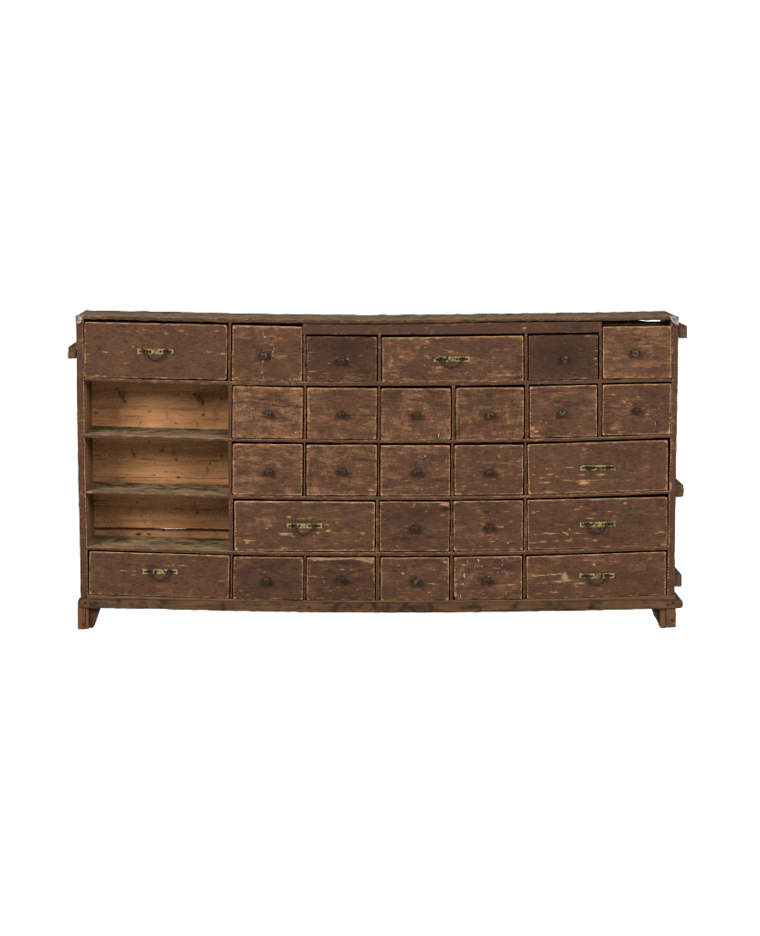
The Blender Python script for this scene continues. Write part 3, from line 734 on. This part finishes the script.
        (465, 487, 5, 1.5, .5), (490, 485.5, 9, .6, .6), (508, 485.5, 5, 1, .5), (455, 495, 5, 1.5, 1.0), (460, 494, 3, 1.2, .9), (499.5, 456.5, 1.5, 4, .6), (501, 447, 1.5, 1, .8), (523, 447, 1.2, 1.2, 1.0), (522.8, 465, .6, 14, .8), (502, 475, 2, 2.2, .45), (463, 454, 9, .5, .45), (490, 449, 9, .5, .5)],
 '52': [(240, 590.7, 1.6, .6, .85), (243.8, 591.8, 1.4, .6, .8), (248, 594.4, 2, .7, .8), (252, 593.3, 1.3, .6, .8), (264, 573, 3, 1.2, .62), (265.5, 571, 1.5, .7, .7), (258, 570.5, 4, 1, .5), (281, 572.2, 4, .7, .65), (255.5, 567, 1, 2, .5), (260, 577, 2, 1.5, .45), (293, 593.4, 1.2, .6, .6), (302, 577, .8, 6, .8), (255, 564.4, 4, .7, .35), (301, 560, 1.2, 1, .9),
        (290, 568, 5, 1.2, .35), (294, 576, 4, .8, .4)],
 '53': [(343, 569.2, 2.2, .9, .85), (351.5, 569.5, 2.3, .7, .85), (342, 565.6, 2.6, .6, .7), (351, 565, 2, .5, .55), (313, 576.5, 5, .6, .65), (318, 577, 3, .6, .55), (357.4, 589.4, 1.2, .7, .9), (338.6, 587.3, 2.2, .6, .85), (314, 584, 5, .6, .5), (309, 572, 1.2, 3, .7), (308.5, 585, 1, 6, .75), (330, 590, 4, 1.2, .4), (347, 587.5, 4, .5, .5), (368, 567, 4, .4, .65),
        (360, 576, 5, .5, .5), (325, 587, 8, .4, .5), (374, 580, .6, 8, .8), (371, 598, 3, 1.3, .6), (350, 600, 9, .5, .8)],
 '54': [(402.9, 573.6, 1.7, 1.5, 1.15), (431.8, 584, 4.5, .8, .95), (428.5, 592.7, 3, .8, .9), (443.5, 594.6, 3.5, .6, .8), (435, 570.4, 3, .6, .7), (430, 569.5, 5, .4, .5), (415, 594, 3, 1, .5), (384, 582, 5, .6, .6), (406, 583.3, 4, .6, .5), (440, 578, 3, .5, .55), (381.6, 583, .8, 1.2, 1.0), (445, 562, 3, 1.4, .7), (443, 560, 4, .6, .65), (449, 567, .6, 5, .9), (387, 592, 4, 1, .35), (420, 568, 5, .7, .45)],
 '55': [(463, 565, 3, .7, .75), (459, 564.3, 2, .6, .6), (482, 566, 1.6, 1.6, .7), (496, 568.3, 4.5, .6, .75), (462, 570.2, 4, .7, .75), (457, 572, 2.2, .6, .7), (465.5, 586.5, 1.7, 1.4, .65), (512, 584.8, 6, .7, .8), (520, 586.5, 4, .6, .7), (506.3, 593, 1.2, 1.7, .6), (488, 590, 6, .8, .55), (492, 594.6, 2, 2.2, .45), (475.6, 580, .8, .7, .8), (470.7, 576, 1.2, .8, .6),
        (455.5, 594, 1.5, 4, .9), (459, 598.6, 4, 1, .9), (495, 578, 2, 2, .45), (521.8, 580, .7, 16, 1.0), (480, 562, 9, .6, .4), (474, 590.5, 6, .7, .45), (516, 560.6, 4, .5, .5), (480, 583.5, 5, .7, .4), (456, 584.5, 1.4, 3, .6)],
}
DK = {
 '11': [(123.7, 326.3, 1.6, 1.4, .7), (135, 345.5, 1.6, .8, .8), (98.6, 349, 2, 1.5, .45), (207.5, 343, 1, .7, .5)],
 '12': [(271, 338.5, 2.6, .7, .8), (270, 358, 2.5, 2, .5), (245, 340, 12, 5, .15)],
 '13': [(345, 347, 25, 10, .35), (365, 371, 7, 4, .3), (341, 343.8, .9, .9, .9), (370, 345, 7, 6, .25)],
 '14': [(518.4, 377.6, 4.5, 1.6, .75), (518.2, 369, 3, 3, .35), (519, 358, 2, 5, .35), (521, 360, 2, 9, .2), (434.5, 367, 1, 2, .6), (490, 371.5, 3, 1, .4), (402, 367, 6, 4, .25), (438, 341, 4, 2, .2)],
 '15': [(565, 355, 40, 22, .28), (564, 347, 5, 2, .3), (576.5, 379.2, 1.4, .8, 1.0)],
 '16': [(637, 340, 5, 1.8, .5), (634, 334, 3, .8, .6), (645, 352.5, 2.6, 1.2, .6), (616, 335, 9, 1, .4), (640, 359, 12, 1, .35)],
 '22': [(248.8, 416.8, 1, 1.8, .65), (254.3, 418.3, .9, 2.2, .6), (258.6, 420, .9, 2.2, .65), (247, 388.5, .6, 3, .5), (251, 388, .6, 2.5, .5), (279, 394, 9, 3, .35), (263, 399, 5, 1.2, .4), (266, 408, 5, 4, .3), (244, 428, 3, 1.6, .35), (287, 425, 6, 1.5, .3), (236, 392, 2.5, 6, .35)],
 '23': [(339.4, 403.6, 1, 1.2, .6), (349, 418, 2, 2.5, .4), (344, 394, 14, 2, .3), (335, 398, 7, .6, .45), (307.8, 424, 1, 1.6, .9), (307.5, 429, .9, 1.6, .9), (308, 436, 1, 1, .6)],
 '24': [(390, 397, 12, 9, .30), (435, 395, 12, 6, .3), (414, 400, 6, .8, .5), (440, 405, 9, 4, .2)],
 '25': [(468, 395, 8, 3, .40), (478, 392, .8, 4, .7), (490, 395, 5, 4, .4), (487, 405, 5, .8, .5), (480, 398, 4, 4, .35), (459, 430, .6, 9, .5), (457, 434, .7, 6, .6), (498, 390, 18, 2, .25)],
 '26': [(558.5, 402, 1.6, 1.1, .8), (555, 401.5, 1.2, .8, .7), (566, 402.5, 5, 1.2, .35), (560.8, 422.4, 1.5, .8, .6), (572, 405, 9, 2, .25), (587, 388, 7, 1.4, .35), (554, 391, 7, .6, .5)],
 '27': [(634.5, 404, 2, 1.8, .6), (652.7, 406, 2.8, 1.5, .6), (639.5, 391.5, 1.2, 1, .6), (652, 398, 9, 7, .18), (658, 423, 1, 3, .5), (624.6, 427, .9, 2, .6), (668.3, 419.5, 1, .8, .9), (652, 393, 12, 4, .25), (608, 424, 5, 2, .3), (665, 400, 3, 8, .2)],
 '32': [(290, 452.7, 12, .6, .55), (268, 450, 12, .8, .35), (258, 493, 4, .8, .5), (300, 447, 1.6, 1, .4), (245, 473, 12, 6, .12)],
 '33': [(340, 453, 2.4, 2, .6), (336.5, 453.7, 1.2, .8, .5), (365, 459.5, 10, 1.0, .5), (373, 461, 4, 1.4, .5), (348.6, 457, 1.1, .8, .6), (371, 475, 5, 4, .25), (310, 475, 2, 14, .22), (330, 447, 12, 1.2, .3), (322, 450, 12, 3, .18), (360, 448, 10, 2, .25)],
 '34': [(416, 465, 1.1, 6, .62), (423, 475, 2.4, 2, .5), (436.5, 480, 4, 1.6, .4), (416, 481, .8, .8, .6), (390, 480, 3, 1.6, .35), (391, 491, 3, .8, .6), (430, 458, 12, 3, .25), (448, 481, 2, 3, .3), (412, 453, 4, 2, .25)],
 '35': [(499.4, 450.6, .8, 1.6, .8), (496, 474, 4, 1.6, .45), (486.5, 452, 1.2, 1.2, .5), (516, 447, 6, 2, .25), (475, 495.6, 12, .6, .9), (494, 467, 1, 2.4, .5)],
 '36': [(569.4, 472.7, 1.2, 1.2, .6), (636.5, 479, 1, 1.2, .4), (618, 452, 25, 4, .12)],
 '43': [(396, 516, 16, 6, .30), (405, 538.5, 9, 2.4, .42), (395, 539, 3, 2, .4), (432, 537.5, 8, 1.6, .42), (418, 512, 14, 7, .25), (445, 509, 6, 2.4, .5), (388, 519.5, 2.4, 1.2, .6), (388, 550.8, 5, .8, .5)],
 '44': [(487, 512, 4, 1.6, .5), (498, 513, 2, .8, .6), (481.3, 515.6, 1.2, .8, .7), (492, 507, 12, 4, .25), (486.5, 545, 2.6, 1.2, .35), (466, 524, 1.6, .8, .4), (512, 544, 8, 2, .15)],
 '45': [(595, 509.6, 8, 1.0, .45), (536, 545, 9, .6, .3), (640, 520, 18, 14, .10)],
 '51': [(116.6, 594.4, 2.4, 1.0, .9), (160, 597.2, 7, .8, .6), (200, 562, 14, 6, .12), (152, 567, 5, 2, .3), (108, 557, 5, 1.2, .2)],
 '52': [(268, 584, 9, 3, .5), (271.5, 567, 16, 4, .25), (245, 575, 9, 7, .18), (285, 563, 10, 3, .22), (282, 585, 14, 6, .2)],
 '53': [(340, 563, 22, 2.2, .38), (345, 583, 10, 3, .42), (335, 572, 14, 5, .15), (357, 580, 6, 3, .25), (329, 594, 12, 2.4, .2), (331, 588.5, 2.2, 2, .4)],
 '54': [(396, 571, 3, 1, .5), (413, 566.5, 2, 1.4, .4), (430, 560, 14, 1.6, .25), (420, 586.4, 7, 2, .35)],
 '55': [(473.3, 566.3, .8, .7, .8), (489.4, 585.6, .9, .8, .9), (496, 583.5, 3, 1.6, .3), (458, 566, 3, 1, .4), (510, 567, 8, 3, .2), (519.5, 587, 2, 1, .6), (498, 560, 6, 1.6, .3)],
 '56': [(534, 588, 12, 2, .15), (640, 575, 14, 12, .10), (543, 559, 4, 1.2, .15)],
 '42': [(306, 507, 14, 2, .15), (304, 521.6, 16, 1.2, .3), (355, 546, 5, 2, .2)],
}
CR = {
 '22': [(233, 402.0, 262, 402.8, .5, .7), (272, 405.3, 303, 406.3, .55, .9)],
 '23': [(345, 415.3, 375, 414.6, .5, .7)],
 '27': [(603, 406.9, 630, 407.8, .5, .4), (645, 407.5, 662, 408.6, .5, .4)],
 '25': [(457, 422, 457.4, 440, .5, .6)],
 '33': [(352, 458, 376, 461.5, .8, .5)],
 '14': [(429, 346, 434.5, 354, .6, -.75), (434, 354.5, 428, 358, .7, -.6)],
 '34': [(382, 450, 402, 451.5, .5, -.6)],
}
PARAM = {  # rub, cross, tone
 '11': (-.20, .1, .98), '12': (.10, .2, .92), '13': (-.30, .0, .80), '14': (.18, .3, .96), '15': (-.55, 0, .80), '16': (.36, .2, .97),
 '22': (.46, .45, 1.0), '23': (.22, .15, .98), '24': (.36, .6, .92), '25': (.22, .5, .93), '26': (.10, .25, .98), '27': (.10, .35, .98),
 '32': (.28, .25, .98), '33': (.28, .6, .96), '34': (.24, .35, .96), '35': (.10, .3, .94), '36': (-.06, .15, 1.0),
 '42': (.02, .2, .98), '43': (.08, .15, .86), '44': (.10, .2, .94), '45': (-.22, .05, .95), '51': (-.06, .2, .98), '52': (-.10, .15, .82),
 '53': (-.02, .1, .82), '54': (.04, .1, .97), '55': (.12, .15, .95), '56': (-.04, .2, 1.0),
}
EDGE = {'13': (.75, .7), '15': (.6, .6), '42': (1.15, 1.3), '11': (1.0, 1.0), '45': (1.05, 1.15), '36': (1.1, 1.0), '56': (1.0, 1.0), '12': (1.1, 1.3)}
RND = {'25': dict(br=5.0, tl=2.5), '55': dict(bl=5.0), '11': dict(tl=2.2, tr=2.0, br=2.2, bl=1.8), '45': dict(tr=2.6, br=1.8), '36': dict(tr=1.8), '32': dict(bl=2.4, tr=1.6),
       '27': dict(tr=1.8, br=1.6), '22': dict(tl=2.2), '16': dict(tr=1.8), '26': dict(tr=1.6), '24': dict(br=1.8), '52': dict(tl=1.4)}


def top_strip(PX, PY, seed):          # drawer 53: bare strip whose lower border wanders
    lim = np.interp(PX, [306, 316, 335, 350, 358, 366, 375], [560.6, 561.2, 560.2, 559.4, 560.2, 562.2, 564.2]) + (fbm(PX * .2, PX * 0, seed) - .5) * 1.2
    return .85 * np.clip((lim - PY) / .8 + .5, 0, 1)


FL = {  # dried paint: x, y, rx, ry, colour (0 white, 1 blue)
 '12': [(264.8, 336.8, 1.2, 1.0, 0), (263.4, 334.2, .35, 2.4, 0), (263.2, 331, .3, 1.2, 0), (264.6, 342.6, .7, .35, 0), (267, 342.7, .6, .35, 0), (274.2, 348.4, .4, 1.2, 0), (272.9, 351.6, .5, 1.4, 0), (272.3, 354.0, .5, .7, 0),
        (273.2, 356.0, .4, .6, 0), (271.7, 359.4, .45, .6, 0), (263.4, 351, .3, .8, 0), (262.6, 361.4, .5, 1.6, 0), (261.8, 372.4, .6, 2.0, 0), (263.5, 377.0, .3, 1.6, 0), (290, 379.4, 2.6, .3, 0)],
 '24': [(438.6, 436.2, .45, 1.5, 0), (439.4, 434.2, .35, .9, 0)],
 '27': [(655.2, 423.2, .22, 2.4, 0), (659.1, 408.3, .6, .4, 0)],
 '22': [(295.8, 432.6, .8, .9, 0)],
 '34': [(425.2, 456.2, 1.1, .9, 0), (418.8, 457.0, 1.6, .25, 0), (421.8, 457.8, 1.8, .22, 0), (427.4, 459.8, 1.6, .22, 0), (422.2, 489.3, .8, .7, 0), (413.2, 447.7, .7, .5, 0)],
 '44': [(507.9, 542.9, .75, 1.3, 0)],
 '53': [(322.8, 577.2, .8, .7, 0), (323.6, 580.6, .35, .9, 0), (324.6, 582.2, .5, .5, 0)],
 '54': [(398.4, 565.3, .75, .75, 0), (444.8, 579.0, .7, .6, 0)],
 '55': [(478.8, 560.8, 1.0, 1.3, 0), (477.8, 559.8, .7, .6, 0), (464.2, 575.4, .95, 2.5, 0), (464.8, 577.4, .7, .9, 0), (462.9, 584.2, .7, 1.6, 0), (460.5, 596.2, .4, 2.0, 0), (463.7, 564.3, .45, 1.0, 0), (467.8, 561.5, .4, 2.0, 0),
        (488.4, 576.6, 1.0, .5, 0), (489.4, 573, .45, .7, 0), (498.0, 572.6, .6, .7, 0), (483.7, 594.3, .6, .5, 0), (490.4, 564.8, .4, .6, 0), (495, 557.8, 1.0, .3, 0),
        (502.3, 560.2, .5, 1.2, 1), (502.3, 565.0, .75, .9, 1), (502.0, 572.4, .6, .5, 1)],
 '51': [(186, 587.6, .4, .3, 0)],
}
NAILS = {'14': [(398.2, 348.5), (425.7, 347.6), (397.6, 364.5), (424.7, 365.3)]}

mid_y = interp([(300, 0), (600, 0)])
rng = random.Random(3)
drawers = {}
for i, (k, q) in enumerate(D.items()):
    rub, cross, tone = PARAM[k]
    ee = EDGE.get(k, (1.0, 1.15))
    darks = list(DK.get(k, []))
    if k in KNOB:                     # hand grime round the knob, its soft shadow painted in too
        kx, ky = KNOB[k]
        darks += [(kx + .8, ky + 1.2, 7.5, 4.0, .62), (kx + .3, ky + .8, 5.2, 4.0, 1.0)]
    else:
        hx, hy = HANDLE[k][:2]
        darks += [(hx, hy, 20, 3.4, .30)]
    yl = rng.uniform(-.004, .001); yr = yl + rng.uniform(-.002, .002)
    seed = 1.37 * i + .5
    d = slab('drawer', cab, [q[0], q[1]], [q[3], q[2]], (yl, yr), .19, [M['paint'], M['gap_shade'], M['paint']], res=.75, bevel=.0034, jit=.16,
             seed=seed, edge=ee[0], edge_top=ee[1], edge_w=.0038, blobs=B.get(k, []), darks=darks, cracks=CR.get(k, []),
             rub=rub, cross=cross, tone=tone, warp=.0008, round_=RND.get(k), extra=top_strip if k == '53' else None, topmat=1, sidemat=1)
    if k in LBL:
        d['label'] = LBL[k]
    drawers[k] = d
    yf = (yl + yr) / 2 - .0004
    if k in FL:
        for (x, y, rx, ry, cidx) in FL[k]:
            g = Geo()
            n = 9; pts = []
            for a in range(n):
                w = -2 * math.pi * a / n
                rr = rng.uniform(.6, 1.0)
                pts.append(at(x + rx * rr * math.cos(w), y + ry * rr * math.sin(w), yf - .0008))
            g.prism(pts, .0022)
            g.build('paint_splash', [M['blue'] if cidx else M['white']], d)
    for (x, y) in NAILS.get(k, []):
        g = Geo(); c = at(x, y, yf)
        g.lathe(c, [(.0028, -.001), (.0028, .0006), (.0018, .0012)], 0, 10)
        g.build('nail', [M['nail']], d, 40)
    if k in KNOB:
        kx, ky = KNOB[k]
        L = rng.uniform(.019, .023)
        c = at(kx, ky, yf - L * .7); c[1] = yf + .001
        s = rng.uniform(.88, 1.02)
        tl = (rng.uniform(-.08, .08), rng.uniform(-.1, .02))
        prof = [(.0078, 0), (.0066, .003), (.0058, .007), (.0072, .010), (.0112, .0125), (.0130, .0155), (.0126, .0185), (.0104, .0208), (.0066, .0222), (.0035, .0226)]
        g = Geo()
        c2 = c.copy(); c2[2] -= 0.0
        g.lathe(c2, [(r * s, dd * L / .0222) for r, dd in prof], 0, 22, tl, .02)
        kn = g.build('knob', [M['knob_grey'] if k in GREYK else M['knob']], d, 50)
        # the screw that holds it
        cs = (c2[0] + tl[0] * L, yf - L, c2[2] + tl[1] * L)
        g = Geo()
        g.lathe(cs, [(.0030, .0002), (.0030, .0014), (.0016, .0020)], 0, 10)
        g.build('screw', [M['nail'] if k in ('26', '54') else M['iron']], d, 40)
    else:
        hx, hy, rot, bail = HANDLE[k]
        o = at(hx, hy, yf)
        def hp(dx, dy, t):            # pixels from the handle's middle -> metres, t = towards the viewer
            ca, sa = math.cos(rot), math.sin(rot)
            return (o[0] + (dx * ca - dy * sa) * MPP, yf - t, o[2] - (dx * sa + dy * ca) * MPP * 1.01)
        g = Geo()
        half = [(0, -2.5), (4, -2.6), (9, -2.4), (13, -2.35), (16, -2.6), (18.3, -3.2), (17.9, -1.6), (18.1, 0), (17.9, 1.6), (18.4, 3.0), (16, 2.6), (13, 2.4), (9, 2.5), (6, 2.9), (3, 2.7), (0, 2.8)]
        out = half + [(-x, y) for x, y in reversed(half[1:-1])]
        g.prism([hp(x, y, .0022) for x, y in out], .0030)
        plate = g.build('backplate', [M['brass']], d, 30)
        for dx in (-15.2, -5.2, 5.2, 15.2):
            g = Geo()
            c = hp(dx, .1, .0018)
            g.lathe(c, [(.0040, 0), (.0038, .0012), (.0020, .0020)], 0, 10)
            g.build('screw', [M['iron']], d, 40)
        for sx in (-1, 1):            # loops the bail turns in
            g = Geo()
            pts = [hp(sx * 10.5 + 2.6 * math.cos(w), 1.0 * math.sin(w), .0034) for w in np.linspace(0, 2 * math.pi, 15)]
            g.tube(pts, .0030, 0, 6)
            g.tube([hp(sx * 12.4, -.9, .003), hp(sx * 14.0, .3, .003)], .0022, 0, 6)
            g.build('loop', [M['iron']], d, 40)
        g = Geo()
        if bail:
            pts = [hp(-9.4, 0, .004)] + [hp(-9.2 * math.cos(w) * (1 - .06 * math.sin(w)), 1.4 + 6.6 * math.sin(w) ** .8, .006 + .006 * math.sin(w)) for w in np.linspace(0.001, math.pi - .001, 22)] + [hp(9.4, 0, .004)]
            g.tube(pts, .0031, 0, 8)
            g.build('bail', [M['bronze']], d, 60)
        else:
            g.tube([hp(-8, .2, .004), hp(-4, -.3, .0046), (hp(3, .2, .0044)), hp(8, -.1, .004)], .0019, 0, 6)
            g.build('broken_bail', [M['iron']], d, 60)

# ---- dividers between neighbouring drawers
def divider(seed, x_top, x_bot, y0, y1, tone=.92, up=.55):
    (a0, a1), (b0, b1) = x_top, x_bot
    slab('divider', cab, [(a0, y0), (a1, y0)], [(b0, y1), (b1, y1)], .0012, DEPTH - .003, [M['frame'], M['gap_shade']], res=1.0, bevel=.0012, jit=.2, seed=seed,
         edge=up, edge_top=0.0, edge_w=.0020, rub=-.25, cross=.3, tone=tone, round_=dict(tl=0, tr=0, br=0, bl=0), warp=.0003)


rows = {'1': (['11', '12', '13', '14', '15', '16'], 320.8, 1), '2': (['22', '23', '24', '25', '26', '27'], 1, 2),
        '3': (['32', '33', '34', '35', '36'], 2, 3), '4': (['42', '43', '44', '45'], 3, 4), '5': (['51', '52', '53', '54', '55', '56'], 4, 602)}
def rail_mid(k, x):
    if not isinstance(k, int):
        return k
    if k > 10:
        return k
    t, b = R[k]
    return float((interp(t)(x) + interp(b)(x)) / 2)
sd = 60.0
for r, (ks, up_, dn) in rows.items():
    pairs = list(zip(ks[:-1], ks[1:]))
    for a, b in pairs:
        A, Bq = D[a], D[b]
        xt = (A[1][0] + 1.2, Bq[0][0] - 1.1); xb = (A[2][0] + 1.2, Bq[3][0] - 1.1)
        if r == '1' and a in ('13', '14'):
            y0 = 333
        else:
            y0 = rail_mid(up_, xt[0]) if up_ != 320.8 else 321.8
        sd += 1.3
        divider(sd, xt, xb, y0, rail_mid(dn, xb[0]), up=.9 if r == '4' else .5)
for r, xt, xb, u, dwn in (('2', (228.3, 232.1), (228.2, 231.6), 1, 2), ('3', (228.2, 231.9), (228.4, 231.9), 2, 3), ('4', (228.8, 232.9), (229.2, 233.2), 3, 4)):
    sd += 1.3
    divider(sd, xt, xb, rail_mid(u, 230), rail_mid(dwn, 230), up=.5)

slab('inner_rail', cab, [(602, 321.0), (638, 321.2), (655, 322.5), (664, 322.4), (672, 321.8)], [(602, 328), (672, 328)], .045, .02, [M['raw'], M['raw']], res=1.2,
     bevel=.001, jit=.15, seed=91, edge=.2, edge_top=.2, nv=5)

# ---- feet: a front block, a bracket behind it, and the rear foot
def foot(front, second, brack, seed, nails, rearx, flip):
    x0, x1, yt, yb = front
    f = slab('foot', cab, [(x0, yt), (x1, yt)], [(x0 + .1, yb), (x1, yb)], -.0125, .04, [M['raw'], M['raw']], res=.9, bevel=.0025, jit=.4, seed=seed, edge=.5,
             edge_top=0, edge_w=.003, darks=[(n[0], n[1], 1.4, 1.4, .9) for n in nails] + [(x0 + 5, yt + 1, 5, 1.2, .35)], round_=dict(tl=.3, tr=.3, br=.8, bl=.6))
    x0, x1, yt, yb = second
    slab('foot_strip', f, [(x0, yt), (x1, yt)], [(x0, yb), (x1, yb)], -.008, .036, [M['raw'], M['raw']], res=.9, bevel=.0025, jit=.35, seed=seed + 1, edge=.55,
         edge_top=0, edge_w=.003, round_=dict(tl=.3, tr=.3, br=.5, bl=.5))
    g = Geo()
    pts = [at(x, y, .012) for x, y in brack]
    g.prism(pts, .05)
    g.build('bracket', [M['raw']], f, attrs=dict(seed=seed + 2, dark=.42))  # darkened all over: shade below the moulding put into its colour
    g = Geo()
    a, b = rearx
    z1 = at(a, 600, .16)[2]
    p = [(at(a, 600, 0)[0], .15, z1), (at(b, 600, 0)[0], .15, z1), (at(b, 600, 0)[0], .15, 0.0), (at(a, 600, 0)[0], .15, 0.0)]
    g.prism(p, .05)
    g.build('rear_foot', [M['raw']], f, attrs=dict(seed=seed + 3))
    for (x, y) in nails:
        g = Geo()
        g.lathe(at(x, y, -.0120), [(.0034, 0), (.0032, .0008), (.0016, .0014)], 0, 10)
        g.build('nail', [M['iron']], f, 40)


foot((77.7, 85.2, 602.5, 629.6), (85.2, 88.6, 606.5, 629.3), [(86, 604), (99.5, 604), (99.2, 611), (93.6, 627.4), (92, 628.2), (86, 628.2)], 71, [(83.2, 624.6)], (72, 84), False)
foot((666.0, 676.0, 606, 627.6), (660.4, 665.9, 606, 628.0), [(663.5, 604), (663.5, 627.0), (661, 627.4), (654.0, 613.2), (653.6, 604)][::-1], 74, [(672.2, 620.4)], (664, 674.5), True)
for (x, y) in ((85.2, 603.0), (91.2, 604.8), (94.6, 602.6), (667.6, 605.0), (673.2, 602.8)):
    g = Geo()
    g.lathe(at(x, y, -.0196), [(.0042, 0), (.0040, .0008), (.0020, .0016)], 0, 10)
    g.build('nail', [M['iron']], mould, 40)

# ---- battens on the outer sides
for (x0, x1, y0, y1, s, rd) in ((68.0, 76.0, 347.0, 358.6, 81, 0), (678.6, 687.0, 325.6, 338.0, 82, 0), (675.6, 683.6, 485.0, 496.8, 83, 1), (674.4, 681.9, 574.8, 586.7, 84, 1)):
    slab('batten', cab, [(x0, y0), (x1, y0)], [(x0, y1), (x1, y1)], .012, .19, [M['batten'], M['batten']], res=.9, bevel=.002, jit=.3, seed=s, edge=.4, edge_top=.25,
         edge_w=.003, round_=dict(tl=.3, tr=.5, br=2.2 if rd else .5, bl=.3))

# ---- torn tin pieces nailed over the two upper front corners
def tin(poly, cx, seed):
    g = Geo()
    g.prism([at(x, y, -.0092) for x, y in poly], .0024)
    return g.build('corner_plate', [M['tin']], cab)


tin([(75.2, 315.2), (84.4, 315.0), (84.2, 317.2), (82.8, 319.6), (80.6, 322.6), (78.0, 324.6), (75.4, 324.2)], 80, 1)
tin([(669.6, 316.4), (678.9, 315.8), (678.7, 325.6), (676.6, 326.0), (674.4, 324.0), (672.2, 321.0), (670.4, 318.4)], 674, 2)

# ------------------------------------------------------------------ backdrop: white translucent sweep, whitened by lamps added behind and below
t = NT('white_backlit_acrylic')
dif = t.t.nodes.new('ShaderNodeBsdfDiffuse'); dif.inputs[0].default_value = (.9, .9, .9, 1)
tra = t.t.nodes.new('ShaderNodeBsdfTranslucent'); tra.inputs[0].default_value = (.9, .9, .9, 1)
mx = t.t.nodes.new('ShaderNodeMixShader'); mx.inputs[0].default_value = .78
t.t.links.new(dif.outputs[0], mx.inputs[1]); t.t.links.new(tra.outputs[0], mx.inputs[2]); t.t.links.new(mx.outputs[0], t.out.inputs[0])
prof = [(-5.0, 0.0), (2.2, 0.0)]
for a in np.linspace(0, math.pi / 2, 14)[1:]:
    prof.append((2.2 + 1.2 * math.sin(a), 1.2 - 1.2 * math.cos(a)))
prof.append((3.4, 4.4))
V = []; Fc = []
for (y, z) in prof:
    V += [(-4.2, y, z), (4.2, y, z)]
for i in range(len(prof) - 1):
    Fc.append((2 * i, 2 * i + 1, 2 * i + 3, 2 * i + 2))
bd = link('floor', V, Fc, [t.m], None, None, None, smooth=60)
bd['kind'] = 'structure'


def area(name, loc, target, sx, sy, power, col=(1, 1, 1)):
    l = bpy.data.lights.new(name, 'AREA'); l.shape = 'RECTANGLE'; l.size = sx; l.size_y = sy; l.energy = power; l.color = col
    o = bpy.data.objects.new(name, l); C.objects.link(o)
    o.location = loc
    d = Vector(target) - Vector(loc)
    o.rotation_euler = d.to_track_quat('-Z', 'Y').to_euler()
    return o


area('softbox', (-2.9, -3.2, 2.7), (0, 0, .5), 1.6, 1.6, 360, (1, .97, .93))
area('softbox', (2.9, -3.4, 2.6), (0, 0, .5), 1.6, 1.6, 300, (1, .97, .93))
area('under_floor_fill', (0, -.8, -1.4), (0, -.8, 0), 9, 9, 390)  # added unseen below the sheet to whiten the floor and wash out shadow
area('behind_sweep_fill', (0, 5.2, 2.0), (0, 3.4, 2.0), 9, 6, 390)  # added unseen fill that keeps the upright sweep white

w = bpy.data.worlds.new('World'); scene.world = w; w.use_nodes = True
w.node_tree.nodes['Background'].inputs[0].default_value = (1, 1, 1, 1)
w.node_tree.nodes['Background'].inputs[1].default_value = .12

scene.cycles.use_denoising = False
scene.cycles.use_adaptive_sampling = False
scene.cycles.sample_clamp_indirect = 3.0
scene.cycles.max_bounces = 6
scene.cycles.pixel_filter_type = 'BLACKMAN_HARRIS'
scene.cycles.filter_width = 1.15
scene.view_settings.view_transform = 'Standard'
scene.view_settings.look = 'None'
scene.view_settings.exposure = 0
scene.view_settings.gamma = 1
